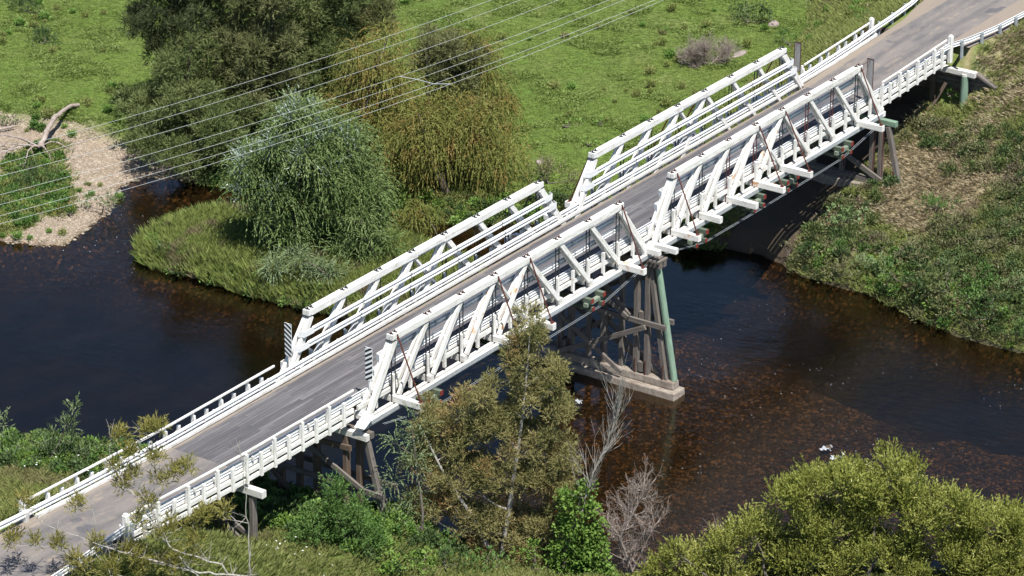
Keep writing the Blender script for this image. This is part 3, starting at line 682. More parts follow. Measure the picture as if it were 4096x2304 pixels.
for b in (0, 1):
    for q, lx in enumerate((5.35, 13.2, 21.0) if b == 0 else (4.75, 11.3, 15.2, 21.8)):
        w1 = ['first', 'second', 'third', 'fourth'][q]
        needle((27.2 if b else 0) + lx, f'green timber needle beams with red ends, {w1} set from the left under the {"right" if b else "left"} span')
    X0 = 27.2 * b
    for s in (-1, 1):
        t = empty('stay_cable_pair', (X0 + .5, s * 3.3, -1.2), f'pair of pale steel cables slung under the {"right" if b else "left"} span on the {"camera" if s < 0 else "paddock"} side', 'cable', 'steel cables slung under the spans')
        pts = [(X0 + 1.0, -1.15), (X0 + 5.3, -1.66 - .3), (X0 + (13.2 if b == 0 else 12), -2.02), (X0 + 21.4, -1.96), (X0 + 26.2, -1.15)]
        for dy in (0, .12):
            for (xa, za), (xb, zb) in zip(pts[:-1], pts[1:]): rod('cable', (xa, s * (3.42 + dy), za), (xb, s * (3.42 + dy), zb), .0105, 'galvanised_post', t, 6)

# ------------------------------------------------------------------ piers
def pier(name, x, label, zb, posts, base=None):
    return empty(name, (x, 0, zb), label, 'bridge pier', 'timber piers of the bridge')
# mid river pier
xm = 27.25; t = pier('timber_pier', xm, 'tall grey timber trestle pier on a concrete footing in mid river', -9.9, None)
def prism(name, xa, xb, ya, yb, z0, z1, mat, parent, taper=.0, nose=.0):
    vs = [(xa, ya, z0), (xb, ya, z0), (xb, yb, z0), (xa, yb, z0), (xa + taper, ya + taper, z1), (xb - taper, ya + taper, z1), (xb - taper, yb - taper, z1), (xa + taper, yb - taper, z1)]
    fs = [(0, 3, 2, 1), (4, 5, 6, 7), (0, 1, 5, 4), (1, 2, 6, 5), (2, 3, 7, 6), (3, 0, 4, 7)]
    me = bpy.data.meshes.new(name); me.from_pydata(vs, [], fs); me.materials.append(M[mat]); o = bpy.data.objects.new(name, me); col.objects.link(o)
    o.parent = parent; o.location = -parent.location
    bv = o.modifiers.new('edge', 'BEVEL'); bv.width = .06; bv.segments = 2; return o
prism('footing', xm - .75, xm + .55, -5.35, 5.6, -10.2, -8.98, 'concrete', t, .05)
prism('plinth', xm - .32, xm + .38, -5.0, 5.2, -8.98, -8.52, 'concrete', t, .03)
for s in (-1, 1):
    for y in (2.28, 3.02):
        beam('post', (xm - .02, s * y, -8.52), (xm - .02, s * y, -1.62), .33, .36, 'grey_timber', t, up=(1, 0, 0), c=.03)
    beam('packer', (xm - .05, s * 2.65, -8.4), (xm - .05, s * 2.65, -7.8), .3, .36, 'grey_timber', t, up=(1, 0, 0))
    beam('packer', (xm - .05, s * 2.65, -5.5), (xm - .05, s * 2.65, -4.6), .3, .36, 'grey_timber', t, up=(1, 0, 0))
    beam('raking_post', (xm - .02, s * 4.30, -8.52), (xm - .02, s * 3.15, -1.62), .3, .32, 'grey_timber', t, up=(1, 0, 0), c=.03)
    for y in (2.3, 3.0, 4.2): rod('holding_bolt', (xm - .24, s * y, -8.7), (xm - .24, s * y, -7.6), .03, 'rust_iron', t, 6)
    rod('raking_prop', (xm + .12, s * 4.80, -8.52), (xm + .10, s * 3.55, -1.62), .2, 'green_timber', t, 12)
    beam('diagonal_brace', (xm + .26, s * 4.05, -8.75), (xm + .26, s * -.5, -5.55), .16, .3, 'grey_timber', t, up=(0, .55, .8))
    beam('diagonal_brace', (xm - .30, s * 1.9, -5.0), (xm - .30, s * -.3, -3.0), .14, .28, 'grey_timber', t, up=(0, .6, .8))
beam('post', (xm - .02, 0, -8.52), (xm - .02, 0, -1.62), .33, .34, 'grey_timber', t, up=(1, 0, 0), c=.03)
for z, dx, ya, yb in ((-5.19, -.28, -4.4, 4.3), (-4.99, .32, -4.55, 4.3)): beam('horizontal_brace', (xm + dx, ya, z), (xm + dx, yb, z), .15, .32, 'grey_timber', t)
beam('diagonal_brace', (xm - .46, -3.1, -5.38), (xm - .46, 3.4, -8.75), .15, .3, 'grey_timber', t, up=(0, .3, 1))
beam('diagonal_brace', (xm + .48, 3.1, -5.38), (xm + .48, -3.4, -8.6), .15, .3, 'grey_timber', t, up=(0, -.3, 1))
beam('diagonal_brace', (xm - .44, 3.4, -1.9), (xm - .44, -1.9, -5.1), .15, .28, 'grey_timber', t, up=(0, .3, 1))
for y in (-1.15, 1.15): beam('post', (xm + .12, y, -8.52), (xm + .12, y, -1.62), .28, .28, 'grey_timber', t, up=(1, 0, 0), c=.03)
beam('diagonal_brace', (xm + .44, -3.3, -1.9), (xm + .44, 2.2, -5.1), .15, .28, 'grey_timber', t, up=(0, -.3, 1))
beam('diagonal_brace', (xm - .60, 3.8, -5.3), (xm - .60, -1.6, -8.6), .14, .28, 'grey_timber', t, up=(0, .4, 1))
beam('horizontal_brace', (xm + .34, -3.6, -2.7), (xm + .34, 3.6, -2.7), .15, .3, 'grey_timber', t)
for dx in (-.22, .22): beam('cap_beam', (xm + dx, -3.95, -1.42), (xm + dx, 3.95, -1.42), .3, .36, 'grey_timber', t)
for s in (-1, 1):
    for q in (-.3, 0, .3): beam('cap_packer', (xm - .5, s * 3.6 + q * .9, -1.16), (xm + .5, s * 3.6 + q * .9, -1.16), .16, .14, 'grey_timber', t)

# left pier in the bank scrub
xm = -.25; t = pier('timber_pier', xm, 'dark braced timber pier rising from scrub where the left span begins', -9.0, None)
for s in (-1, 1):
    for dx, y in ((-.2, 2.15), (.28, 2.65)): beam('post', (xm + dx, s * y, -9.3), (xm + dx, s * y, -1.55), .34, .34, 'brown_timber', t, up=(1, 0, 0), c=.05)
    beam('raking_post', (xm, s * 4.5, -6.2), (xm, s * 3.25, -1.35), .3, .32, 'grey_timber', t, up=(1, 0, 0), c=.03)
    beam('raking_post', (xm, s * 4.95, -8.6), (xm, s * 4.5, -6.2), .22, .24, 'grey_timber', t, up=(1, 0, 0), c=.03)
beam('post', (xm, -.05, -9.3), (xm, -.05, -1.55), .36, .36, 'brown_timber', t, up=(1, 0, 0), c=.05)
beam('post', (xm, 1.1, -9.3), (xm, 1.1, -1.55), .34, .34, 'brown_timber', t, up=(1, 0, 0), c=.05)
beam('horizontal_brace', (xm - .30, -4.6, -4.46), (xm - .30, 4.4, -4.46), .15, .30, 'grey_timber', t)
beam('horizontal_brace', (xm + .52, -4.85, -4.12), (xm + .52, 4.4, -4.12), .15, .30, 'grey_timber', t)
beam('diagonal_brace', (xm - .46, -3.35, -4.30), (xm - .46, 1.0, -2.3), .14, .28, 'grey_timber', t, up=(0, .4, 1))
beam('diagonal_brace', (xm - .46, 3.2, -4.35), (xm - .46, -.6, -7.2), .14, .28, 'brown_timber', t, up=(0, .6, 1))
beam('horizontal_brace', (xm - .4, -2.6, -2.15), (xm - .4, 2.6, -2.45), .14, .3, 'brown_timber', t)
for dx in (-.2, .2): beam('cap_beam', (xm + dx, -3.55, -1.38), (xm + dx, 3.55, -1.38), .3, .34, 'white_worn' if dx < 0 else 'grey_timber', t)

# single post trestle under the left approach
xm = -9.0; t = pier('timber_trestle', xm, 'timber trestle with a white cap end standing in grass under the left approach', -6.0, None)
for y in (-2.78, -.9, .9, 2.78): beam('post', (xm, y, gz(xm, y) - .4), (xm, y, -1.22), .36, .36, 'brown_timber' if y > -2 else 'grey_timber', t, up=(1, 0, 0), c=.08)
beam('cap_beam', (xm - .05, -3.55, -1.02), (xm - .05, 3.55, -1.02), .36, .38, 'white_worn', t)
beam('diagonal_brace', (xm - .26, -3.1, -4.45), (xm - .26, 1.6, -1.6), .14, .28, 'grey_timber', t, up=(0, .4, 1))
beam('diagonal_brace', (xm + .26, -3.05, -4.2), (xm + .26, 1.6, -2.0), .14, .26, 'grey_timber', t, up=(0, .4, 1))
beam('horizontal_brace', (xm - .42, -3.05, -4.72), (xm - .42, 2.8, -4.5), .15, .3, 'grey_timber', t)
beam('horizontal_brace', (xm + .26, -3.3, -4.45), (xm + .26, 2.8, -4.4), .14, .24, 'grey_timber', t)
rod('downpipe', (xm - .55, -2.0, -5.2), (xm - .55, -2.0, -.7), .04, 'black_iron', t)

# right pier on the bank
xm = 55.0; t = pier('timber_pier', xm, 'grey timber pier with red-edged posts on the dry grass bank below the right span', -6.0, None)
for y in (-2.12, -2.75, 0, 2.12, 2.75):
    beam('post', (xm, y, gz(xm, y) - .5), (xm, y, -1.95), .30, .34, 'grey_timber', t, up=(1, 0, 0), c=.03)
    beam('iron_edge', (xm - .1, y - .17, -5.3), (xm - .1, y - .17, -2.3), .04, .1, 'rust_iron', t, up=(1, 0, 0))
for s in (-1, 1): beam('raking_post', (xm, s * 4.15, -5.75), (xm, s * 3.2, -1.95), .34, .34, 'grey_timber', t, up=(1, 0, 0), c=.05)
rod('holding_bolt', (xm - .2, -3.9, -5.7), (xm - .2, -3.75, -4.8), .04, 'rust_iron', t)
beam('cap_beam', (xm + .12, -3.72, -1.72), (xm + .12, 3.72, -1.72), .36, .34, 'green_timber', t)
beam('diagonal_brace', (xm - .3, -3.0, -5.6), (xm - .3, .6, -3.9), .16, .34, 'grey_timber', t, up=(0, .4, 1))
beam('sill', (xm - .05, -4.35, -5.80), (xm - .05, 4.3, -5.80), .5, .34, 'grey_timber', t)
prism('footing', xm - .7, xm + .5, -3.6, 4.5, -7.6, -5.98, 'concrete', t, .05)

# right abutment: plank wall, posts, white capping, wing
t = empty('timber_abutment', (65, 0, -4.5), 'timber plank abutment wall with a green corner post at the upper right', 'abutment', 'timber abutments of the bridge')
for k in range(12):
    z = -4.9 + k * .33
    for ya, yb in ((-4.1, -1.2), (-1.18, 1.6), (1.62, 4.2)): beam('plank', (64.95, ya, z), (64.95, yb, z), .12, .30, 'brown_timber' if k < 8 else 'grey_timber', t, c=.02)
    if z < -1.3: beam('wing_plank', (64.93, -4.12, z), (64.93, -4.12 - min(1.5, (-1.0 - z) * 1.9), z), .12, .30, 'grey_timber', t, c=.02)
rod('corner_post', (64.42, -3.6, -4.4), (64.42, -3.6, -1.32), .26, 'green_timber', t, 14)
rod('corner_post_top', (64.42, -3.6, -1.32), (64.42, -3.6, -1.16), .265, 'white_worn', t, 14)
for y in (-1.2, 1.2, 3.6): beam('post', (64.6, y, -5.0), (64.6, y, -1.3), .34, .34, 'brown_timber', t, up=(1, 0, 0), c=.06)
beam('prop', (64.5, -2.2, -2.1), (63.9, -1.3, -4.3), .16, .2, 'brown_timber', t)
beam('cap_beam', (64.5, -4.35, -1.13), (64.5, 4.2, -1.13), .46, .34, 'white_worn', t)
beam('wing_cap', (64.75, -4.30, -1.12), (64.75, -5.75, -1.82), .42, .16, 'grey_timber', t)
for k in range(4): beam('side_plank', (65.2, -4.25 - .1 * k, -.62 - k * .2), (67.0, -4.25 - .1 * k, -.62 - k * .2), .12, .18, 'grey_timber', t, c=.01)
t = empty('timber_abutment', (-19.4, 0, -.5), 'dark timber abutment hidden by scrub at the lower left end', 'abutment', 'timber abutments of the bridge')
for k in range(5):
    for ya, yb in ((-2.9, 0), (.02, 2.9)): beam('plank', (-19.5, ya, -.35 - k * .33), (-19.5, yb, -.35 - k * .33), .12, .31, 'brown_timber', t, c=.02)

# ------------------------------------------------------------------ vegetation generators
DEPTH = np.array([math.sin(YAW), math.cos(YAW), 0.0])
def unit(v): return v / (np.linalg.norm(v, axis=-1, keepdims=True) + 1e-9)
LWK, PERK = 1.9, 1.35
def sprays(C, Rr, per, length, K, droop, outb, upb, ll, lw, jit=.35, wind=(0, 0, 0), quad=False, lspread=.7, shell=.5, seed=1, topb=.3, flat=0):
    """leafy sprays on clumps: C (n,3) centres, Rr (n,) radii. returns V, F, tint"""
    g = np.random.default_rng(seed); lw = lw * (1.0 if quad else LWK); Rr = np.asarray(Rr, float); n_each = np.maximum(3, (per * PERK * (Rr / 1.0) ** 2).astype(int))
    idx = np.repeat(np.arange(len(C)), n_each); N = len(idx)
    u = unit(g.normal(size=(N, 3)) + [0, 0, topb]); squash = np.array([1, 1, .85])
    O = C[idx] + u * squash * (Rr[idx] * (shell + (1 - shell) * g.random(N) ** .6) * (.82 + .36 * g.random(len(C))[idx]))[:, None]
    D = unit(u * outb + np.array([0, 0, upb]) + g.normal(size=(N, 3)) * jit + np.array(wind))
    Ls = length * (.55 + .8 * g.random(N)); V = []; T = []; P = O.copy()
    tb = g.random(len(C))[idx] * .45 + g.random(N) * .3
    for k in range(K):
        st = (Ls / K)[:, None]
        for q in range(2):
            rnd = g.normal(size=(N, 3)); ld = unit(D + rnd * lspread * .6); sd = unit(np.cross(ld, g.normal(size=(N, 3)) + np.array([0, 0, flat])))
            b = P + D * st * g.random((N, 1)); L_ = ll * (.6 + .8 * g.random((N, 1))); W_ = lw * (.7 + .6 * g.random((N, 1))) * .5
            if quad: V.append(np.stack([b, b + ld * L_ * .5 + sd * W_, b + ld * L_, b + ld * L_ * .5 - sd * W_], 1))
            else: V.append(np.stack([b - sd * W_, b + sd * W_, b + ld * L_], 1))
            T.append(tb + g.random(N) * .25)
        P = P + D * st; D = unit(D + np.array([0, 0, -droop]) / K + g.normal(size=(N, 3)) * .08)
    c = 4 if quad else 3
    V = np.concatenate(V).reshape(-1, 3); F = np.arange(len(V)).reshape(-1, c); T = np.repeat(np.concatenate(T), c); return V, F, T
def merge(parts):
    V = []; F = []; T = []; n = 0
    for v, f, t_ in parts: V.append(v); F.append(f + n); T.append(t_); n += len(v)
    return np.concatenate(V), np.concatenate(F), np.concatenate(T)
def blob_clumps(bl, per=4, rc=.45, seed=1, thick=0.0, shell=.25):
    g = np.random.default_rng(seed); C = []; Q = []
    for x, y, z, r in bl:
        n = max(3, int(per * r * r)); u = unit(g.normal(size=(n, 3)) + [0, 0, .25])
        d = r * (shell + (1 - shell) * g.random(n) ** .5)
        c = np.array([x, y, z]) + u * d[:, None] * .85
        C.append(c); Q.append(rc * (.6 + .8 * g.random(n)))
        if thick:
            C.append(c + DEPTH * thick * (.5 + g.random((n, 1)))); Q.append(rc * (.7 + .7 * g.random(n)))
    return np.concatenate(C), np.concatenate(Q)
def limb_paths(base, C, g, r0=.2, top=None, n=None, wob=.25, start=(.15, .9)):
    """trunk from base to top, limbs to the clump centres"""
    base = np.array(base, float); top = np.array(top if top is not None else C[np.argmax(C[:, 2])], float); paths = []
    t = np.linspace(0, 1, 9)[:, None]; trunk = base + (top - base) * t + np.cumsum(g.normal(size=(9, 3)) * [wob * .3, wob * .3, 0], 0) * np.sin(t * 3.1)
    paths.append((trunk, r0 * (1 - .9 * t[:, 0]) + .015)); H = top[2] - base[2]
    idx = g.permutation(len(C))[:n] if n else range(len(C))
    order = sorted(idx, key=lambda i: float(np.linalg.norm(C[i][:2] - trunk[4][:2])))
    pool = [trunk[1:]]; prad = [paths[0][1][1:]]
    for i in order:
        c = C[i]; Q_ = np.concatenate(pool); W_ = np.concatenate(prad); dd = np.linalg.norm(Q_ - c, axis=1)
        cost = dd + 3.0 * np.clip(Q_[:, 2] - c[2] + .25 * dd, 0, 9); k = int(np.argmin(cost)); a = Q_[k]
        m_ = a * .45 + c * .55 + np.array([0, 0, -.12 * dd[k]]) + g.normal(size=3) * .10 * dd[k]; s = np.linspace(0, 1, 6)[:, None]
        p = (1 - s) ** 2 * a + 2 * s * (1 - s) * m_ + s * s * c; rb = min(W_[k] * .62, .018 + .03 * dd[k]); rr_ = np.linspace(rb, .010, 6)
        paths.append((p, rr_)); pool.append(p[1:]); prad.append(rr_[1:])
    return paths
def plant(name, loc, label, cat, wood=None, wood_mat='grey_bark', leaves=None, leaf_mat=None, extra=(), group=None, sides=5):
    t = empty(name, loc, label, cat, group)
    off = np.array(loc)
    if wood:
        V_, F_ = tubes(wood, sides); me = fast_mesh('trunk', V_ - off, F_); me.polygons.foreach_set('use_smooth', np.ones(len(F_), bool)); link('trunk', me, t, wood_mat)
    if leaves is not None:
        V_, F_, T_ = leaves; link('crown', fast_mesh('crown', V_ - off, F_, T_), t, leaf_mat)
    for nm, (V_, F_, T_), mt in extra: link(nm, fast_mesh(nm, V_ - off, F_, T_), t, mt)
    return t

BL = {
    'c1': [(36.1, 41.2, -6.8, 2.1), (37.2, 39.6, -5.2, 2.5), (37.1, 43.3, -6.1, 1.5), (37.0, 38.2, -7.4, 2.1), (39.0, 40.5, -2.9, 2.5), (38.0, 42.0, -3.8, 1.8), (36.0, 39.5, -7.8, 1.5), (39.9, 39.2, -5.4, 2.0), (38.4, 37.8, -6.8, 2.0)],
    'c2': [(40.0, 44.9, 0.1, 1.8), (41.1, 43.3, 2.2, 2.5), (40.5, 44.2, -1.9, 1.3), (41.6, 42.6, -1.2, 2.2), (42.2, 41.7, 1.1, 2.5), (39.7, 45.3, -1.5, 0.8), (42.9, 40.7, -2.4, 2.2)],
    'c3': [(42.2, 38.2, 0.8, 2.5), (43.1, 36.8, 2.9, 2.6), (41.8, 38.7, -2.4, 2.5), (43.1, 36.9, -1.6, 2.3), (42.3, 38.1, -4.8, 2.5), (43.4, 36.4, -5.2, 2.0), (42.0, 38.4, -7.5, 2.0)],
    'c4': [(38.2, 37.1, -8.1, 1.8), (39.3, 35.4, -7.9, 1.8), (37.9, 35.7, -9.7, 1.3), (37.5, 38.1, -9.4, 1.2), (40.1, 34.3, -6.5, 1.8), (38.2, 37.0, -5.8, 2.0)],
    'c5': [(47.8, 37.4, 0.1, 2.4), (48.4, 36.4, -2.1, 1.9), (47.4, 37.8, -3.5, 2.2), (48.8, 35.8, 1.1, 2.3), (48.0, 37.0, -5.5, 1.7), (46.8, 38.8, -1.7, 1.9)],
    'c6': [(52.6, 37.1, -1.3, 1.7), (53.2, 36.2, -2.7, 1.5), (52.3, 37.5, -3.4, 1.4), (53.6, 35.7, -2.0, 1.2)],
    'c7': [(49.1, 28.2, -3.2, 1.5), (49.8, 27.1, -2.1, 1.5), (50.3, 26.4, -3.7, 1.5), (49.4, 27.6, -5.2, 1.5), (48.8, 28.6, -6.9, 1.3), (50.4, 26.3, -5.5, 1.3), (48.9, 28.4, -1.6, 1.0), (48.3, 29.3, -8.0, 1.0), (50.8, 25.7, -2.5, 1.0)],
    'w1': [(42.7, 29.5, -4.7, 1.8), (43.4, 28.5, -3.1, 1.8), (42.0, 30.5, -3.8, 1.5), (43.8, 27.9, -5.2, 1.5), (43.2, 28.8, -0.7, 1.3), (43.9, 27.7, -2.2, 1.3), (44.5, 26.9, -3.8, 1.1), (43.8, 27.9, 0.0, 1.1)],
    'w2': [(42.1, 23.2, -4.0, 1.9), (43.2, 21.6, -3.8, 1.9), (44.0, 20.4, -4.6, 1.8), (41.4, 24.3, -5.2, 1.6), (44.5, 19.7, -6.0, 1.3), (41.0, 24.8, -6.8, 1.1), (42.5, 22.7, -5.7, 1.9), (43.6, 21.1, -6.2, 1.8), (41.9, 23.5, -8.1, 1.1)],
    'w3': [(51.8, 25.8, -2.8, 1.0), (52.1, 25.4, -4.1, 0.9), (51.5, 26.2, -1.9, 0.8), (52.3, 25.1, -5.5, 0.8), (52.4, 25.0, -6.4, 0.7)],
    's1': [(28.7, 23.9, 1.0, 1.2), (29.7, 22.3, 0.7, 1.4), (27.8, 25.1, -0.5, 1.4), (30.5, 21.2, -0.5, 1.2), (28.9, 23.5, -1.5, 1.8), (27.2, 26.1, -2.2, 1.4), (30.1, 21.9, -2.5, 1.8), (31.1, 20.4, -2.8, 1.4), (26.7, 26.7, -3.8, 1.2), (28.0, 24.8, -4.1, 1.9), (29.3, 22.9, -4.8, 1.9), (30.6, 21.0, -5.0, 1.5), (31.6, 19.6, -4.1, 1.1), (27.1, 26.1, -5.8, 1.2), (28.4, 24.2, -6.7, 1.4), (31.5, 19.8, -5.8, 0.9)],
    's2': [(25.4, 21.5, -7.1, 0.9), (26.2, 20.4, -7.3, 0.9), (24.9, 22.3, -7.6, 0.6), (26.8, 19.5, -7.9, 0.6)],
    's3': [(29.8, 20.0, -5.9, 1.1), (30.5, 19.0, -6.6, 0.9), (29.3, 20.7, -7.3, 0.9), (30.9, 18.4, -7.3, 0.7), (30.0, 19.7, -7.8, 0.8)],
    'w4': [(37.7, 21.6, -8.2, 1.0), (38.4, 20.6, -8.4, 0.8), (37.2, 22.3, -9.1, 0.6)],
    'f1': [(5.1, -9.8, 4.5, 0.6), (5.1, -9.9, 3.2, 1.0), (4.6, -9.2, 2.1, 0.9), (5.5, -10.5, 1.8, 1.0), (3.9, -8.2, 0.6, 0.9), (5.0, -9.8, 0.4, 1.3), (5.8, -10.9, -0.2, 1.0), (3.2, -7.1, 0.1, 0.6), (2.3, -5.8, -0.9, 0.9), (1.9, -5.2, -2.2, 0.9), (2.7, -6.5, -2.2, 1.2), (3.7, -7.8, -1.4, 1.4), (4.6, -9.2, -1.9, 1.4), (5.6, -10.6, -2.5, 1.4), (2.0, -5.4, -4.0, 1.2), (2.9, -6.8, -4.4, 1.4), (4.0, -8.3, -4.0, 1.4), (5.0, -9.8, -4.7, 1.4), (5.9, -11.1, -4.4, 1.2), (1.9, -5.3, -6.0, 1.2), (2.9, -6.7, -6.7, 1.2), (3.9, -8.2, -6.6, 1.4), (5.0, -9.8, -7.2, 1.4), (5.8, -11.0, -6.9, 1.0), (2.0, -5.4, -8.1, 0.9), (3.6, -7.7, -8.7, 1.2), (4.6, -9.3, -9.4, 1.3), (5.7, -10.8, -9.2, 1.1)],
    'f2': [(0.3, -5.4, -2.8, 0.8), (-0.0, -4.9, -4.1, 0.8), (0.4, -5.6, -5.4, 0.8), (0.1, -5.0, -1.6, 0.5), (0.5, -5.7, -1.0, 0.5), (-0.2, -4.7, -5.9, 0.6), (0.3, -5.3, -6.9, 0.6)],
    'gb': [(-4.5, -4.3, -3.9, 0.9), (-5.3, -3.1, -4.6, 0.8), (-3.8, -5.3, -4.3, 0.9), (-4.7, -3.9, -5.2, 1.0), (-3.9, -5.2, -5.7, 0.9), (-5.6, -2.7, -5.7, 0.6), (-3.4, -5.8, -5.6, 0.6), (-4.4, -4.4, -2.9, 0.5)],
    'ft': [(-21.7, -5.3, 7.6, 0.3), (-21.0, -6.4, 8.0, 0.2), (-20.7, -6.8, 8.1, 0.2), (-21.4, -5.9, 6.9, 0.3), (-20.8, -6.7, 6.7, 0.3), (-20.6, -6.9, 5.6, 0.4), (-20.2, -7.5, 5.7, 0.4), (-19.9, -8.0, 6.2, 0.4), (-21.7, -5.4, 5.2, 0.3), (-21.0, -6.4, 4.5, 0.4), (-22.9, -3.7, 4.1, 0.3), (-24.1, -1.9, 2.2, 0.3), (-23.4, -2.9, 2.2, 0.4), (-20.9, -6.5, 2.6, 0.5), (-20.5, -7.1, 2.8, 0.5), (-20.0, -7.8, 3.3, 0.5), (-19.5, -8.5, 3.5, 0.4), (-19.1, -9.2, 3.8, 0.3), (-19.9, -8.1, 2.3, 0.5), (-21.8, -5.3, 1.5, 0.5), (-22.4, -4.3, 2.0, 0.4), (-20.7, -6.9, 1.2, 0.6), (-22.1, -4.8, 0.9, 0.5), (-21.5, -5.7, 1.5, 0.5), (-23.1, -3.4, 1.3, 0.4), (-22.8, -3.8, 0.9, 0.5), (-20.2, -7.6, 1.5, 0.5), (-21.2, -6.1, 0.8, 0.6), (-20.4, -7.3, 0.7, 0.6), (-24.6, -1.1, 2.3, 0.2), (-21.4, -5.8, 5.6, 0.3), (-21.8, -5.2, 6.2, 0.2), (-21.3, -5.9, 3.4, 0.3), (-24.3, -1.7, 4.4, 0.2)],
    'ls': [(-4.7, 12.8, -2.6, 0.4), (-4.9, 13.2, -3.5, 0.5), (-5.2, 13.5, -4.4, 0.6), (-4.7, 12.8, -4.2, 0.5), (-5.5, 14.0, -5.0, 0.5), (-4.8, 13.0, -5.4, 0.7), (-5.4, 13.8, -5.9, 0.7), (-4.3, 12.3, -5.7, 0.7)],
    'le': [(-6.7, 16.2, -3.6, 0.5), (-6.6, 16.1, -5.6, 0.7), (-6.3, 15.6, -5.9, 0.5)],
    'br': [(11.9, -24.9, -2.2, 1.0), (11.2, -23.9, -2.6, 1.1), (12.8, -26.2, -2.4, 1.1), (10.4, -22.6, -3.3, 1.2), (13.7, -27.5, -2.9, 1.1), (14.7, -29.0, -3.7, 1.2), (15.6, -30.3, -4.6, 1.2), (16.4, -31.4, -5.1, 1.2), (17.1, -32.5, -6.0, 1.2), (12.4, -25.5, -4.0, 1.5), (13.8, -27.7, -4.9, 1.5), (10.9, -23.4, -5.0, 1.4), (15.3, -29.8, -6.4, 1.5), (12.4, -25.6, -6.5, 1.5), (13.9, -27.8, -7.3, 1.5), (16.8, -32.0, -7.7, 1.4), (11.3, -24.0, -7.2, 1.2), (10.3, -22.5, -8.1, 1.2), (11.9, -24.9, -8.4, 1.3), (13.6, -27.3, -8.6, 1.4), (15.4, -29.9, -8.5, 1.4), (17.1, -32.4, -8.9, 1.4), (16.1, -30.9, -6.7, 1.4), (11.0, -23.5, -6.2, 1.2)],
    'br2': [(9.4, -20.9, -5.3, 0.9), (8.7, -19.9, -6.1, 0.9), (10.0, -21.8, -5.8, 1.0), (10.6, -22.7, -6.7, 1.0), (9.7, -21.3, -7.3, 1.2), (8.2, -19.2, -6.7, 0.6), (7.7, -18.4, -7.0, 0.6), (8.4, -19.5, -7.8, 0.9), (9.3, -20.8, -8.5, 1.0), (8.0, -18.9, -8.6, 0.9)],
    'br3': [(6.7, -17.8, -6.5, 0.6), (6.3, -17.2, -7.1, 0.6), (7.1, -18.5, -7.7, 0.8), (6.0, -16.8, -7.8, 0.5), (6.6, -17.6, -8.2, 0.8), (5.7, -16.4, -8.2, 0.6)],
    'vn': [(5.0, -13.4, -4.2, 0.5), (4.7, -13.0, -5.0, 0.7), (5.2, -13.7, -5.2, 0.5), (4.7, -13.1, -6.3, 0.8), (5.1, -13.6, -6.9, 0.6), (4.6, -12.9, -7.5, 0.8), (5.0, -13.4, -8.2, 0.9), (4.3, -12.5, -8.5, 0.8), (5.4, -14.1, -8.7, 0.8), (4.5, -12.7, -6.2, 0.6), (5.3, -13.8, -6.1, 0.5), (4.3, -12.5, -7.2, 0.5), (5.3, -14.0, -7.5, 0.5), (5.1, -13.5, -9.1, 0.9), (4.4, -12.5, -4.6, 0.5)],
    'fgl': [(-3.4, -6.1, -7.1, 0.9), (-2.3, -7.7, -7.0, 0.8), (-4.1, -5.0, -7.3, 0.8), (-1.2, -9.2, -7.2, 0.9)],
}

def casuarina(key, base, label, mat, seed, per=2.2, spr=160, thick=0.0, tops=None, wood='dark_bark', r0=.28, rc=.62, ll=.24, lw=.028, length=.42, droop=.4, extra_mat=None, nl=26):
    C, Q = blob_clumps(BL[key], per, rc, seed, thick); g = np.random.default_rng(seed)
    top = tops or C[np.argmax(C[:, 2])]; wp = limb_paths(base, C, g, r0, top, nl)
    lv = sprays(C, Q, spr, length, 3, droop, .85, .45, ll, lw, .3, seed=seed, lspread=.6, shell=.35, topb=.5)
    return plant('casuarina_tree', base, label, 'tree', wp, wood, lv, mat)
def at(x, y, dz=-.3): return (x, y, gz(x, y) + dz)
casuarina('c1', at(38.8, 40.8), 'dark olive casuarina overhanging the right end of the gravel bar', 'casuarina_green', 11, thick=1.8)
casuarina('c2', at(43.5, 44.5), 'tall dark casuarina whose top leaves the frame, leftmost of the tall group', 'casuarina_dark', 12, thick=2.0)
casuarina('c3', at(44.0, 38.5), 'tallest brownish casuarina in the middle of the upper left group', 'casuarina_leaf', 13, thick=1.6)
casuarina('c4', at(39.6, 34.6), 'low olive casuarina overhanging the creek above the silvery willow', 'casuarina_green', 14, thick=1.0)
casuarina('c5', at(49.0, 38.0), 'dense green casuarina at the right of the tall upper left group', 'casuarina_green', 15, thick=1.8, per=3.0)
casuarina('c6', at(53.0, 38.0), 'tan topped casuarina at the paddock edge, rightmost of the tall group', 'casuarina_leaf', 16, thick=1.2, nl=14, per=3.4)
casuarina('c7', at(49.3, 28.6), 'olive-brown casuarina between the yellow willows and the green paddock', 'casuarina_leaf', 17, thick=1.6, wood='grey_bark', per=3.2)

def willow(key, base, label, mat, seed, per=3.0, spr=34, length=1.9, K=9, droop=3.2, ll=.2, lw=.030, wind=(0, 0, 0), outb=.45, upb=.15, rc=.38, thick=1.0, r0=.3, extra=(), nl=16, topb=.5, shell=.3, jit=.15):
    C, Q = blob_clumps(BL[key], per, rc, seed, thick); g = np.random.default_rng(seed)
    lv = sprays(C, Q, spr, length, K, droop, outb, upb, ll, lw, jit, wind, seed=seed, topb=topb, shell=shell, lspread=.2)
    return plant('willow_tree', base, label, 'tree', limb_paths(base, C, g, r0, None, nl), 'grey_bark', lv, mat, extra)
willow('w1', at(41.8, 30.2), 'golden green weeping willow behind the silvery willow, under the power lines', 'willow_yellow', 21, spr=120, length=2.2, thick=1.4)
willow('w2', at(42.8, 22.2), 'broad yellow-green weeping willow with long hanging curtains beside the creek bend', 'willow_yellow', 22, spr=120, length=2.4, thick=1.4, K=10)
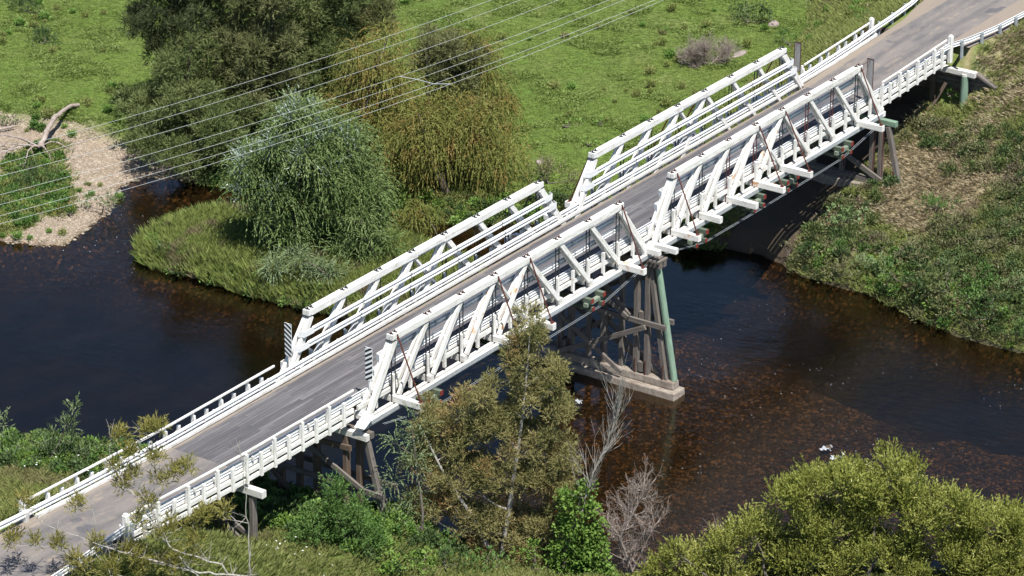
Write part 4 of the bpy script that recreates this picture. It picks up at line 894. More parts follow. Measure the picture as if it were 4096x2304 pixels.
willow('w3', at(51.5, 26.6), 'narrow hanging willow at the right edge of the grove by the paddock', 'willow_yellow', 23, spr=120, length=1.8, thick=.3, nl=5, r0=.12)
willow('w4', at(39.5, 20.2), 'low weeping willow skirt trailing towards the brown creek water', 'willow_yellow', 24, spr=120, length=1.1, thick=.3, nl=5, r0=.1)
_m = np.mean([q[:3] for q in BL['s1']], 0)
BL['s1'] = [tuple(_m + (np.array(q[:3]) - _m) * [.88, .88, .9] + [0, 0, -.35]) + (q[3] * .72,) for q in BL['s1']]
# silvery willow on the island: green body, pale wind-turned tips on the upper left
Cs, Qs = blob_clumps(BL['s1'], 4.2, .40, 31, 1.3); tipsel = (Cs[:, 2] > -3.8 + .55 * ((Cs - [28.6, 24.0, 0]) @ _R2)) & (np.random.default_rng(8).random(len(Cs)) < .8)
tips = sprays(Cs[tipsel], Qs[tipsel] * .95, 60, 1.0, 5, .1, .7, .5, .17, .036, .2, (-.35, .35, .15), seed=32, topb=.9, shell=.75, lspread=.4)
body = sprays(Cs, Qs, 190, 1.7, 8, 2.1, .8, .3, .19, .036, .22, (.3, -.3, 0), seed=31, topb=.6, shell=.4, lspread=.3)
plant('willow_tree', at(28.6, 24.0), 'large silver-tipped willow standing on the grassy island beside the left span', 'tree', limb_paths(at(28.6, 24.0), Cs, np.random.default_rng(3), .38, None, 22), 'dark_bark', body, 'willow_silver', [('leaf_tips', tips, 'willow_silvertip')])
willow('s2', at(27.2, 18.8), 'small drooping willow shrub at the foot of the silvery willow, on the island bank', 'willow_grey', 33, spr=110, length=1.0, K=5, droop=1.5, thick=.3, nl=5, r0=.08)
willow('s3', at(31.0, 19.2), 'arching young willow to the right of the big silvery willow', 'willow_silver', 34, spr=110, length=1.2, K=6, droop=1.3, thick=.4, nl=6, r0=.1)

# foreground trees
Cf, Qf = blob_clumps(BL['f1'], 6.0, .40, 41, 1.0); g = np.random.default_rng(41); b = at(4.2, -8.6)
lv = sprays(Cf, Qf, 280, .30, 3, .15, .7, .5, .17, .022, .3, seed=41, lspread=.7, shell=.25)
wp = limb_paths(b, Cf, g, .15, (5.1, -9.8, 4.6), 60) + limb_paths(b, Cf[Cf[:, 0] < 3.2], np.random.default_rng(5), .16, (1.7, -5.2, -.9), 14)
plant('casuarina_tree', b, 'big golden-brown casuarina in front of the left span, at the bottom centre', 'tree', wp, 'pale_bark', lv, 'casuarina_gold')
willow('f2', at(.8, -6.0), 'grey-green drooping willow sapling between the left pier and the golden casuarina', 'willow_grey', 42, per=4.5, rc=.35, spr=50, length=.85, K=6, droop=1.1, ll=.13, lw=.028, thick=.4, r0=.07, nl=8)
Cg, Qg = blob_clumps(BL['gb'], 6, .36, 43, .7)
lv = sprays(Cg, Qg, 120, .55, 4, .1, .8, .45, .13, .035, .35, seed=43, topb=.6, shell=.3, lspread=.8)
plant('bush', at(-4.0, -5.0), 'rounded dark green feathery bush in front of the left timber pier', 'bush', limb_paths(at(-4.0, -5.0), Cg, np.random.default_rng(6), .06, None, 12), 'grey_bark', lv, 'bush_green')
# bottom left: sparse pale-barked casuarina
FT = [(-18.43, -10.14, .61), (-19.08, -9.2, 1.19), (-19.87, -8.04, .79), (-20.44, -7.21, 1.96), (-21.23, -6.07, 5.07), (-21.93, -5.05, 8.38), (-21.16, -6.17, 8.26), (-21.97, -4.98, 6.47), (-22.54, -4.16, 4.54), (-22.92, -3.61, 5.06), (-22.34, -4.46, 2.21), (-23.87, -2.22, 3.37), (-24.49, -1.32, 4.66)]
Ct, Qt = blob_clumps(BL['ft'], 15, .25, 44, .5); b = at(-18.2, -10.6); g = np.random.default_rng(44)
lv = sprays(Ct, Qt, 170, .32, 3, .05, .7, .6, .19, .022, .3, seed=44, lspread=.6, shell=.1)
def twigs(tip_list, g, n=4, L=.8, r=.012):
    o = []
    for p, d in tip_list:
        for _ in range(n):
            dd = unit(np.array(d) + g.normal(size=3) * .55); s = np.linspace(0, 1, 4)[:, None]; e = np.array(p) + dd * L * g.uniform(.5, 1.2)
            o.append((np.array(p) * (1 - s) + e * s + g.normal(size=(4, 3)) * .03 * s, np.linspace(r, .004, 4)))
    return o
root = np.array(b); wp = []
def poly(pts, r0, r1, g=g):
    P, _ = resample(pts, .35); P = P + g.normal(size=P.shape) * .03; wp.append((P, np.linspace(r0, r1, len(P)))); return P
poly([root, FT[0], FT[2], FT[3], FT[4], FT[6]], .075, .012); poly([root, FT[1], FT[3], FT[7], FT[5]], .06, .012); poly([root, FT[2], FT[10], FT[8], FT[9]], .055, .010)
poly([root, FT[2], FT[10], FT[11], FT[12]], .055, .010); poly([root, FT[0], (-18.4, -10.1, 3.0), (-18.6, -9.9, 7.6)], .06, .011)
pool = np.concatenate([p[0] for p in wp]); 
for c in Ct[np.argsort(np.linalg.norm(Ct - root, axis=1))]:
    dd = np.linalg.norm(pool - c, axis=1); k = int(np.argmin(dd + 3 * np.clip(pool[:, 2] - c[2] + .2 * dd, 0, 9))); a = pool[k]; s = np.linspace(0, 1, 6)[:, None]
    m_ = (a + c) / 2 + g.normal(size=3) * .1 * dd[k]; p = (1 - s) ** 2 * a + 2 * s * (1 - s) * m_ + s * s * c; wp.append((p, np.linspace(min(.035, .012 + .014 * dd[k]), .007, 6))); pool = np.concatenate([pool, p[1:]])
allp = np.concatenate([p[0] for p in wp[:5]]); sel = g.permutation(len(allp))[:90]
wp += twigs([(allp[i], (g.normal() * .6, g.normal() * .6, .9)) for i in sel if allp[i][2] > .5], g, 3, .9, .014)
plant('casuarina_tree', b, 'sparse pale-branched casuarina in front of the roadway at the bottom left', 'tree', wp, 'pale_bark', lv, 'casuarina_tip')
willow('ls', at(-5.6, 14.2), 'thin willow sapling leaning over the pool beyond the left approach', 'willow_grey', 45, per=9, rc=.22, spr=90, length=.45, K=4, droop=.2, ll=.16, lw=.035, thick=.2, r0=.05, nl=10, upb=.5)
willow('le', at(-7.4, 17.8), 'light green willow shrub cut by the left edge of the picture', 'willow_grey', 46, per=7, rc=.3, spr=70, length=.5, K=4, droop=.3, ll=.14, lw=.04, thick=.4, r0=.04, nl=5)
# bottom right bushes
for k_ in ('br', 'br2', 'br3'): BL[k_] = [(a_, b_, c_ - .75, r_) for a_, b_, c_, r_ in BL[k_]]
def upbush(key, base, label, mat, seed, per, rc, spr, length=.62, thick=.8, ll=.13, lw=.036, droop=.12, upb=.65, K=6, topb=.7, shell=.35, name='bush'):
    C, Q = blob_clumps(BL[key], per, rc, seed, thick); lv = sprays(C, Q, spr, length, K, droop, .6, upb, ll, lw, .22, seed=seed, topb=topb, shell=shell, lspread=.65)
    return plant(name, base, label, 'bush', limb_paths(base, C, np.random.default_rng(seed), .1, None, 14), 'grey_bark', lv, mat)
upbush('br', at(12.6, -25.8), 'huge yellow-green willow bush filling the bottom right corner', 'bush_olive', 51, 4.0, .50, 150, thick=1.4)
upbush('br2', at(9.8, -21.8), 'smaller yellow-green bush left of the huge one in the bottom right corner', 'bush_olive', 52, 5.5, .42, 160, thick=.9)
upbush('br3', at(8.3, -20.0), 'low olive bush at the waterline beside the grey dead shrub', 'bush_olive', 53, 10, .36, 110, .45, thick=.6)
# vine-smothered stump with dead leader
C, Q = blob_clumps(BL['vn'], 13, .30, 54, .4)
lv = sprays(C, Q, 190, .16, 1, 0, .8, .5, .17, .15, .3, quad=True, seed=54, topb=.3, shell=.75, flat=1.2)
plant('vine_covered_stump', at(4.3, -12.4), 'bright green vine smothering a stump below the bare white leader', 'vine', limb_paths(at(4.3, -12.4), C, np.random.default_rng(7), .12, (4.9, -13.1, -4.2), 5), 'grey_bark', lv, 'vine_leaf')
def dead(name, base, main, label, n, L, r, seed, mat='dead_wood', up=.9, gen=2, lean=(0, 0, 0), r1=.02):
    g = np.random.default_rng(seed); wp = []
    for pts in main:
        P, _ = resample(pts, .22); P = P + g.normal(size=P.shape) * .015; wp.append((P, np.linspace(r, r1, len(P))))
    src = list(wp)
    for lev in range(gen):
        new = []
        for P, rr in src:
            T = unit(np.gradient(P, axis=0)); m = max(2, int(n * len(P) / 12))
            for i in g.integers(1 if lev else 2, len(P), m):
                d = unit(T[i] * up + g.normal(size=3) * .5 + np.array(lean)); l = L * (.6 ** lev) * g.uniform(.5, 1.1); s = np.linspace(0, 1, 6)[:, None]
                q = P[i] + d * l * s + np.array([0, 0, .25 * l]) * s * s + g.normal(size=(6, 3)) * .02 * s; r_ = min(rr[i] * .7, .035 / (lev + 1)); new.append((q, np.linspace(r_, .005, 6)))
        wp += new; src = new
    return plant(name, base, label, 'dead tree', wp, mat)
DT = [(5.01, -13.35, -4.21), (5.22, -13.65, -2.92), (5.57, -14.16, -1.34), (5.85, -14.57, .08), (6.02, -14.81, 1.63)]
dead('dead_tree', (4.9, -13.2, -5.2), [[(4.9, -13.2, -5.2)] + DT], 'tall bare white sapling leaning out of the vine-covered stump', 13, 1.7, .05, 61, 'pale_bark', up=1.5, gen=2)
DS = [(7.23, -14.91, -9.0), (6.85, -14.35, -7.02), (7.14, -14.76, -6.0), (7.42, -15.17, -4.54), (7.7, -15.58, -3.67), (6.48, -13.8, -6.0), (7.87, -15.84, -6.29)]
dead('dead_shrub', DS[0], [[DS[0], DS[1], DS[2], DS[3]], [DS[0], DS[1], DS[5]], [DS[0], DS[6]], [DS[1], DS[4]]], 'bare grey twiggy shrub standing at the edge of the brown shallows', 10, 1.15, .055, 62, up=.6, gen=3)
dead('dead_shrub', at(9.0, -18.6), [[(9.0, -18.6, -8.6), (8.9, -18.2, -7.6), (9.2, -18.6, -6.6)], [(9.0, -18.6, -8.6), (9.6, -19.2, -7.0)]], 'low bare branches poking above the small bush by the water', 14, 1.0, .045, 63, up=.5, gen=2)

# the remaining shrubs: dome bushes of several habits
def dome(name, x, y, r, h, mat, label, seed, kind='broad', cat='bush', spr=110, rc=.3, z0=None, per=7):
    g = np.random.default_rng(seed); n = max(4, int(per * r * r)); a = g.random(n) * 2 * np.pi; q = np.sqrt(g.random(n)) * r
    base = (x, y, (gz(x, y) if z0 is None else z0) - .1); C = np.stack([x + q * np.cos(a), y + q * np.sin(a), base[2] + .15 + h * np.sqrt(np.clip(1 - (q / r) ** 2, 0, 1)) * g.uniform(.35, 1, n)], 1); Q = rc * (.7 + .7 * g.random(n))
    if kind == 'broad': lv = sprays(C, Q, spr, .2, 2, .1, .8, .4, .15, .095, .35, quad=True, seed=seed, topb=.6, shell=.5, flat=.9)
    elif kind == 'feather': lv = sprays(C, Q, spr, .5, 4, .2, .6, .7, .16, .028, .3, seed=seed, topb=.5, shell=.3)
    elif kind == 'needle': lv = sprays(C, Q, spr, .6, 4, .5, .6, .5, .2, .026, .3, seed=seed, topb=.5, shell=.3)
    else: lv = sprays(C, Q, spr, .34, 3, .1, .6, .6, .15, .05, .35, quad=True, seed=seed, topb=.5, shell=.35, flat=.3)
    return plant(name, base, label, cat, limb_paths(base, C, g, .05, None, min(8, n)), 'grey_bark', lv, mat)
SH = [  # x, y, r, h, material, kind, label
 (47.3, -.9, 1.0, .9, 'scrub_leaf', 'mix', 'straggly brown shrub at the waterline in the bridge shadow'),
 (46.9, -3.0, 1.1, 1.0, 'bush_dark', 'mix', 'dark low shrub on the right bank just past the bridge shadow'),
 (46.6, -5.0, 1.2, 1.1, 'scrub_leaf', 'feather', 'grey-brown feathery shrub leaning over the river on the right bank'),
 (46.9, -7.0, 1.3, 1.2, 'bush_pale', 'mix', 'pale green spreading shrub at the water edge on the right bank'),
 (46.3, -9.2, 1.4, 1.4, 'bush_green', 'broad', 'leafy green shrub overhanging the river, middle of the right bank row'),
 (45.8, -11.0, 1.2, 1.6, 'bush_dark', 'broad', 'dark leafy shrub over the deepest shade of the right bank'),
 (45.6, -12.7, 1.3, 1.9, 'casuarina_green', 'needle', 'needle-leaved shrub drooping over the water on the right bank'),
 (45.0, -14.6, 1.3, 1.5, 'bush_green', 'broad', 'green shrub right of the needle-leaved one on the river bank'),
 (44.7, -16.4, 1.3, 1.4, 'bush_dark', 'broad', 'shaded shrub near the right picture edge at the river bank'),
 (44.6, -18.4, 1.4, 1.5, 'bush_green', 'mix', 'bushy green shrub cut by the right picture edge above the water'),
 (50.2, -3.2, 1.35, 1.1, 'bush_pale', 'broad', 'pale green layered shrub on the slope below the right span'),
 (48.2, -3.8, 1.1, .8, 'bush_dark', 'mix', 'dark shrub just below the pale layered shrub on the slope'),
 (48.4, -6.4, 1.3, .9, 'scrub_leaf', 'feather', 'olive feathery shrub on the lower slope of the right bank'),
 (48.3, -9.0, 1.3, 1.0, 'scrub_leaf', 'mix', 'olive shrub halfway along the lower slope'),
 (48.0, -11.6, 1.4, 1.1, 'bush_dark', 'broad', 'dark green mound behind the needle-leaved shrub'),
 (47.6, -14.4, 1.5, 1.2, 'bush_green', 'broad', 'leafy green mound on the lower slope near the right edge'),
 (47.0, -17.2, 1.5, 1.2, 'bush_pale', 'mix', 'light green shrub at the right edge above the river bank row'),
 (51.0, -12.6, 1.3, .9, 'scrub_leaf', 'feather', 'brownish scrub bush on the middle slope near the right edge'),
 (53.2, -13.2, 1.3, .8, 'bush_dark', 'feather', 'dull green scrub bush upslope near the right edge'),
 (51.4, -9.8, 1.2, .8, 'scrub_leaf', 'feather', 'grey-olive scrub bush in the middle of the right slope'),
 (53.4, -7.6, 1.1, .7, 'bush_green', 'feather', 'small green scrub bush beside the dry grass on the slope'),
 (56.2, -10.8, 1.1, .7, 'scrub_leaf', 'feather', 'brown-green scrub bush on the upper slope'),
 (80.2, 22.2, 1.6, 1.7, 'bush_dark', 'broad', 'dark bush beside pale rock at the top of the paddock embankment'),
 (77.5, 17.0, 1.1, 1.0, 'bush_green', 'mix', 'green bush on the stony embankment behind the paddock side rail'),
 (70.6, 8.0, .9, .8, 'bush_green', 'mix', 'small green bush behind the end post of the far fence'),
 (52.1, 67.0, 1.5, .8, 'bush_dark', 'feather', 'grey-green weed clump in the top left corner of the paddock'),
 (47.6, 61.6, 1.3, .6, 'bush_dark', 'feather', 'low dark weed clump in the upper left paddock'),
 (28.9, 39.9, 1.25, 1.5, 'bush_green', 'mix', 'bright bushy willow shrub on the tip of the gravel bar beside the creek'),
 (27.4, 41.2, .9, .8, 'willow_yellow', 'mix', 'yellow-green shrub on the gravel bar left of the bushy willow shrub'),
 (26.4, 43.0, .8, .35, 'weed_green', 'broad', 'small leafy green patch near the waterline of the gravel bar'),
 (24.6, 44.6, 1.0, .5, 'bush_dark', 'mix', 'dark green weed clump at the left edge of the gravel bar'),
 (29.6, 46.8, 1.9, .7, 'bush_dark', 'feather', 'grey-green scrub under the fallen log branches'),
 (31.6, 46.2, 1.1, .5, 'weed_green', 'feather', 'bright yellow-green weeds right of the fallen log roots'),
 (26.6, 46.6, 1.4, .8, 'bush_green', 'mix', 'green shrub on the gravel bar at the left picture edge'),
 (36.0, 54.2, .6, .4, 'bush_dark', 'feather', 'tiny dark tuft on bare gravel above the fallen log'),
 (56.1, 21.4, .7, .35, 'weed_green', 'broad', 'leafy thistle patch in the paddock, left of a smaller one'),
 (57.2, 19.9, .45, .3, 'weed_green', 'broad', 'small leafy thistle in the paddock near the right truss end'),
 (54.0, 18.5, .6, .35, 'weed_green', 'broad', 'leafy thistle in the paddock just behind the right span'),
 (68.2, 40.7, .6, .35, 'weed_green', 'broad', 'thistle clump high in the paddock under the power lines'),
 (47.6, 17.6, 1.6, 1.1, 'scrub_leaf', 'feather', 'brown dry scrub where the two spans meet on the paddock side'),
 (45.9, 15.2, 1.3, 1.2, 'bush_dark', 'mix', 'dark scrub on the creek bank behind the left span'),
 (-1.6, -7.4, 1.1, .9, 'vine_leaf', 'broad', 'bright green creeper mound at the bottom edge, left of the casuarina'),
 (-3.6, -7.0, .9, .6, 'vine_leaf', 'broad', 'light green leafy weeds below the rounded dark bush'),
 (1.6, -9.4, 1.1, 1.3, 'bush_green', 'broad', 'shaded leafy bush beneath the golden casuarina'),
 (3.4, -11.2, 1.0, 1.4, 'vine_leaf', 'broad', 'vine covered mound between the golden casuarina and the stump'),
 (5.8, -13.4, .8, .5, 'vine_leaf', 'broad', 'low vine mound spilling to the water below the bare sapling'),
 (-.2, -8.4, 1.0, 1.1, 'bush_dark', 'mix', 'dark low bush at the bottom edge left of the golden casuarina'),
 (.9, -7.2, .9, 1.1, 'bush_green', 'mix', 'green bush under the drooping sapling by the left pier'),
 (-4.6, 15.2, 1.1, 1.2, 'bush_green', 'mix', 'green bush on the pool bank beyond the left approach rail'),
 (-8.6, 16.6, 1.3, 1.1, 'vine_leaf', 'mix', 'bright green bush at the left edge beside the pool'),
 (-2.6, 12.0, 1.0, .9, 'bush_green', 'feather', 'green brush just behind the far fence of the left approach'),
 (64.7, -2.5, .32, .35, 'weed_green', 'broad', 'small yellow-green plant growing on the plank abutment'),
]
for k, (x, y, r, h, mt, kd, lb) in enumerate(SH):
    small = mt in ('weed_green',); dome('weed' if small else 'shrub', x, y, r, h, mt, lb, 100 + k, kd, 'weed' if small else 'bush', spr=60 if small else (85 if kd == 'broad' else 70), rc=.22 if small else .34, z0=-3.0 if 'abutment' in lb else None)
dead('dead_shrub', at(71.2, 20.2), [[at(71.2, 20.2), at(71.1, 20.2, 1.0)], [at(71.2, 20.2), at(70.2, 21.0, .9)], [at(71.2, 20.2), at(72.6, 19.3, 1.1)]], 'bare brown thicket standing alone in the paddock behind the right truss', 22, .9, .03, 64, 'dead_wood', .6, 3)

# ------------------------------------------------------------------ fallen tree on the gravel bar
lg = [(39.99, 51.32, -7.75), (39.0, 51.2, -7.5), (38.02, 50.94, -7.45), (36.6, 50.5, -7.4), (35.36, 49.84, -7.45), (34.1, 49.2, -7.7), (33.3, 49.0, -8.25)]
g = np.random.default_rng(70); P, _ = resample(lg, .3); wp = [(P + g.normal(size=P.shape) * .02, np.linspace(.13, .19, len(P)) * (1 + .12 * g.normal(size=len(P)).clip(-1, 1)))]
cr = np.array([33.3, 49.0, -8.2])
for d, L_, r_ in (((-.9, 1.6, .35), 3.6, .09), ((-1.6, .4, .1), 3.4, .09), ((-1.5, -.6, .15), 3.0, .10), ((.3, -1.7, .1), 2.6, .07), ((-.6, 2.4, .1), 4.4, .06), ((-2.0, 1.0, .05), 4.2, .06), ((-.4, -1.0, -.3), 1.6, .12)):
    e = cr + unit(np.array(d)) * L_; s = np.linspace(0, 1, 9)[:, None]; p = cr * (1 - s) + e * s + np.array([0, 0, .5]) * np.sin(s * 3.1) + np.cumsum(g.normal(size=(9, 3)) * .07, 0) * s; wp.append((p, np.linspace(r_, .02, 9)))
    wp += twigs([(p[i], unit(np.array(d)) + [0, 0, .3]) for i in (4, 6, 7, 8)], g, 2, 1.0, .022)
t = empty('fallen_tree', (33.3, 49.0, -8.6), 'bleached curved trunk of a fallen tree with dark roots on the gravel bar', 'fallen tree')
for nm, part_, mt in (('trunk', wp[:1], 'dead_wood'), ('branches', wp[1:], 'dead_wood')):
    V_, F_ = tubes(part_, 8 if nm == 'trunk' else 5); me = fast_mesh(nm, V_ - [33.3, 49.0, -8.6], F_); me.polygons.foreach_set('use_smooth', np.ones(len(F_), bool)); link(nm, me, t, mt)
V_, F_ = tubes([(np.array([(33.0, 54.6, -8.45), (34.2, 54.0, -8.4), (35.6, 53.3, -8.35)]), np.array([.13, .12, .08]))], 8); me = fast_mesh('driftwood_log', V_, F_); tag(link('driftwood_log', me, None, 'dead_wood'), 'short grey driftwood log at the left edge above the fallen tree', 'log')

# ------------------------------------------------------------------ rocks
def rock(name, x, y, sx, sy, sz, mat, label, seed, z=None, cat='rock'):
    import bmesh
    bm = bmesh.new(); bmesh.ops.create_icosphere(bm, subdivisions=2, radius=1); g = np.random.default_rng(seed)
    for v in bm.verts:
        n = 1 + .28 * (g.random() - .5); v.co = Vector((v.co.x * sx * n, v.co.y * sy * n, v.co.z * sz * n))
    me = bpy.data.meshes.new(name); bm.to_mesh(me); bm.free(); o = link(name, me, None, mat); o.location = (x, y, (gz(x, y) if z is None else z)); return tag(o, label, cat)
rock('rock', 74.6, 19.4, .9, .35, .12, 'rock_pale', 'flat pale slab lying in the grass behind the right truss', 1)
rock('rock', 49.8, 19.8, .35, .3, .18, 'rock_pale', 'small pinkish rock in the paddock above the gap between the trusses', 2)
rock('rock', 80.9, 20.4, .5, .4, .35, 'rock_pale', 'pinkish boulder beside the dark bush at the top', 3)
for k, (x, y, s_, lb) in enumerate([(74.6, 11.8, .32, 'white stone halfway up the embankment behind the far rail'), (73.0, 10.6, .25, 'pale stone low on the embankment behind the far rail'), (76.3, 10.2, .38, 'broken pale stone near the top of the embankment'), (70.0, 11.6, .3, 'pinkish stone at the foot of the embankment'), (78.2, 12.8, .35, 'pale stone in the scree right of the dark bush')]):
    rock('rock', x, y, s_, s_ * .7, s_ * .5, 'rock_pale', lb, 10 + k)
# white water at a few riffle stones
FOAM = []
for k, (x, y, s_, lb) in enumerate([(26.5, -15.6, .42, 'stone breaking the brown shallows in white water, upstream of the big bush'), (25.7, -16.6, .38, 'second stone with white water just below the first, above the big bush'), (25.0, -18.3, .22, 'small wet stone awash where the big bush meets the shallows'), (23.6, -.8, .26, 'wet stone with a pale wake at the dark end of the concrete footing')]):
    rock('rock', x, y, s_ * .6, s_ * .5, .10, 'bed_stone', lb, 30 + k, WATER - .03); FOAM.append((x, y, s_))
g = np.random.default_rng(77); fv = []; ff = []
spots = [(x + g.normal() * s_ * .5 - .15, y + g.normal() * s_ * .45, .05 + .07 * g.random()) for x, y, s_ in FOAM for _ in range(16)]
for _ in range(900):
    x, y = g.uniform(4, 42), g.uniform(-24, 3)
    if fbm(np.array([x]), np.array([y]), .35, 3)[0] > .53: spots.append((x, y, .012 + .03 * g.random() ** 2))
spots += [(26.5 + g.normal() * 2.2, 34.5 + g.normal() * 3, .02 + .03 * g.random()) for _ in range(40)]
for x, y, r_ in spots:
    a = g.random() * 3.14; b_ = len(fv)
    for q in range(6): th = q * 1.047 + .2 * g.normal(); fv.append((x + r_ * 1.8 * math.cos(th) * math.cos(.9) - r_ * .5 * math.sin(th) * math.sin(.9), y + r_ * 1.8 * math.cos(th) * math.sin(.9) + r_ * .5 * math.sin(th) * math.cos(.9), WATER + .012))
    fv.append((x, y, WATER + .03)); ff += [(b_ + q, b_ + (q + 1) % 6, b_ + 6) for q in range(6)]
tag(link('water_foam', fast_mesh('water_foam', fv, ff, np.full(len(fv), .5)), None, 'foam'), kind='stuff')

# ------------------------------------------------------------------ power lines
WIRES = [((4.85, 25.9), (22.02, 21.26), (43.35, 17.66)), ((3.5, 24.68), (20.59, 20.13), (41.72, 16.53)), ((2.17, 23.49), (18.69, 18.63), (39.42, 14.95)), ((.14, 21.66), (16.44, 16.85), (36.63, 13.03)),
         ((-.92, 20.71), (15.21, 15.88), (35.46, 12.23)), ((-2.07, 19.67), (13.96, 14.9), (33.88, 11.13)), ((-2.9, 18.92), (13.06, 14.19), (33.06, 10.57))]
wl = ['highest of the seven pale overhead wires', 'second highest of the seven pale overhead wires', 'third overhead wire from the top, last before the wider gap', 'fourth overhead wire from the top, first below the wider gap', 'fifth overhead wire from the top', 'sixth overhead wire from the top', 'lowest of the seven pale overhead wires']
WP_ = []
for (a, b_, c_), lb in zip(WIRES, wl):
    # every wire hangs in one vertical plane with a shallow sag; heights keep it above the trees
    a = np.array(a); b_ = np.array(b_); c_ = np.array(c_); d = (c_ - a); pts = []
    for s_ in np.linspace(-.55, 1.5, 42):
        p = a + d * s_
        # sag: the middle point seen at b_ lies a little camera-side of the chord, i.e. lower
        chord = a + d * .46; off = np.dot(b_ - chord, DEPTH[:2]); drop = off * math.tan(R(22)) * (1 - ((s_ - .46) / .46) ** 2)
        pts.append((p[0], p[1], 6.0 + drop))
    V_, F_ = tubes([(np.array(pts), np.full(len(pts), .0095))], 5); me = fast_mesh('overhead_wire', V_, F_); tag(link('overhead_wire', me, None, 'white_wire'), lb, 'power line', 'power lines crossing above the trees'); WP_.append(np.array(pts))
sp = empty('wire_spacer', tuple(WP_[3][27]), 'thin pale spacer bar tying the four lower overhead wires', 'wire spacer')
def _wp(k): i_ = 26.2 + (k - 3) * .72; a_ = int(i_); return tuple(WP_[k][a_] + (WP_[k][a_ + 1] - WP_[k][a_]) * (i_ - a_))
for k in (3, 4, 5): rod('spacer_rod', _wp(k), _wp(k + 1), .018, 'white_wire', sp, 6)

# ------------------------------------------------------------------ ground cover
def proto(name, mat, V_, F_, T_):
    me = fast_mesh(name, V_, F_, T_); me.materials.append(M[mat]); return bpy.data.objects.new(name, me)
def tuft(n, h, w_, spread, lean, seed, mat):
    g = np.random.default_rng(seed); r_ = g.random((n, 1)) ** .7 * spread; a = g.random((n, 1)) * 6.283; b = np.hstack([r_ * np.cos(a), r_ * np.sin(a), np.zeros((n, 1))])
    d = unit(np.hstack([np.cos(a), np.sin(a), np.zeros((n, 1))]) * lean * (.4 + g.random((n, 1))) + [0, 0, 1] + g.normal(size=(n, 3)) * .15)
    s = unit(np.cross(d, g.normal(size=(n, 3)))); H_ = h * (.5 + .7 * g.random((n, 1))); W_ = w_ * .5
    m_ = b + d * H_ * .55; e = b + d * H_ + np.array([0, 0, -.25]) * H_ * lean * .6 + d * [1, 1, 0] * H_ * .3
    V_ = np.stack([b - s * W_, b + s * W_, m_ + s * W_ * .8, e], 1).reshape(-1, 3); V_[:, 2] -= .02
    return proto('tuft', mat, V_, np.arange(len(V_)).reshape(-1, 4), np.repeat(g.random(n), 4))
def ball(n, r_, ll, lw, seed, mat, up=.5, quad=True, K=2, length=.25):
    C = np.array([[0, 0, r_ * .3]]); V_, F_, T_ = sprays(C, np.array([r_]), n / (r_ * r_), length, K, .1, .7, up, ll, lw, .35, quad=quad, seed=seed, topb=.7, shell=.2)
    return proto('tuft', mat, V_, F_, T_)
def scatter(name, pts, scl, protos, seed):
    g = np.random.default_rng(seed); n = len(pts); me = bpy.data.meshes.new(name); me.vertices.add(n); me.vertices.foreach_set('co', np.asarray(pts, np.float32).ravel())
    for nm, ty, val in (('scl', 'FLOAT', scl), ('rz', 'FLOAT', g.random(n) * 6.283), ('pick', 'INT', g.integers(0, len(protos), n))):
        a = me.attributes.new(nm, ty, 'POINT'); a.data.foreach_set('value', np.asarray(val, np.float32 if ty == 'FLOAT' else np.int32))
    o = link(name, me); ng = bpy.data.node_groups.new(name, 'GeometryNodeTree'); ng.interface.new_socket('Geometry', in_out='INPUT', socket_type='NodeSocketGeometry'); ng.interface.new_socket('Geometry', in_out='OUTPUT', socket_type='NodeSocketGeometry')
    N = ng.nodes; gi = N.new('NodeGroupInput'); go = N.new('NodeGroupOutput'); ip = N.new('GeometryNodeInstanceOnPoints'); gti = N.new('GeometryNodeGeometryToInstance'); ng.links.new(gi.outputs[0], ip.inputs['Points'])
    for p in protos:
        oi = N.new('GeometryNodeObjectInfo'); oi.inputs['Object'].default_value = p; ng.links.new(oi.outputs['Geometry'], gti.inputs[0])
    ng.links.new(gti.outputs[0], ip.inputs['Instance']); ip.inputs['Pick Instance'].default_value = True
    def na(nm, ty):
        q = N.new('GeometryNodeInputNamedAttribute'); q.data_type = ty; q.inputs['Name'].default_value = nm; return q.outputs[0]
    ng.links.new(na('pick', 'INT'), ip.inputs['Instance Index']); ng.links.new(na('scl', 'FLOAT'), ip.inputs['Scale'])
    cx = N.new('ShaderNodeCombineXYZ'); ng.links.new(na('rz', 'FLOAT'), cx.inputs[2]); ng.links.new(cx.outputs[0], ip.inputs['Rotation']); ng.links.new(ip.outputs[0], go.inputs[0])
    md = o.modifiers.new('scatter', 'NODES'); md.node_group = ng; return tag(o, kind='stuff')
def near_view(P, mg=.16):
    D = P - CAM; z = D @ _F; u = (D @ _R2) / z * FOC / 2048; v = (D @ _U2) / z * FOC / 1152; return (np.abs(u) < 1 + mg) & (np.abs(v) < 1 + mg)
g = np.random.default_rng(90); n = 1350000
x = g.uniform(-32, 108, n); y = g.uniform(-46, 92, n); keep = near_view(np.stack([x, y, np.full(n, -4.0)], 1), .62); x, y = x[keep], y[keep]
h, a_, b_, c_, kgr = terrain(x, y); P = np.stack([x, y, h], 1); keep = near_view(P) & (h > -9.55); P, x, y, h, a_, b_, c_, kgr = P[keep], x[keep], y[keep], h[keep], a_[keep], b_[keep], c_[keep], kgr[keep]
road = ((line_dist(np.stack([x, y], 1), ROAD_R) < 3.75) & (x > 64.5)) | ((line_dist(np.stack([x, y], 1), ROAD_L) < 3.1) & (x < -19))
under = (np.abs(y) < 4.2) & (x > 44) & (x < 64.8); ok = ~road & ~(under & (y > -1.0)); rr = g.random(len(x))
area = len(x) / 1.0
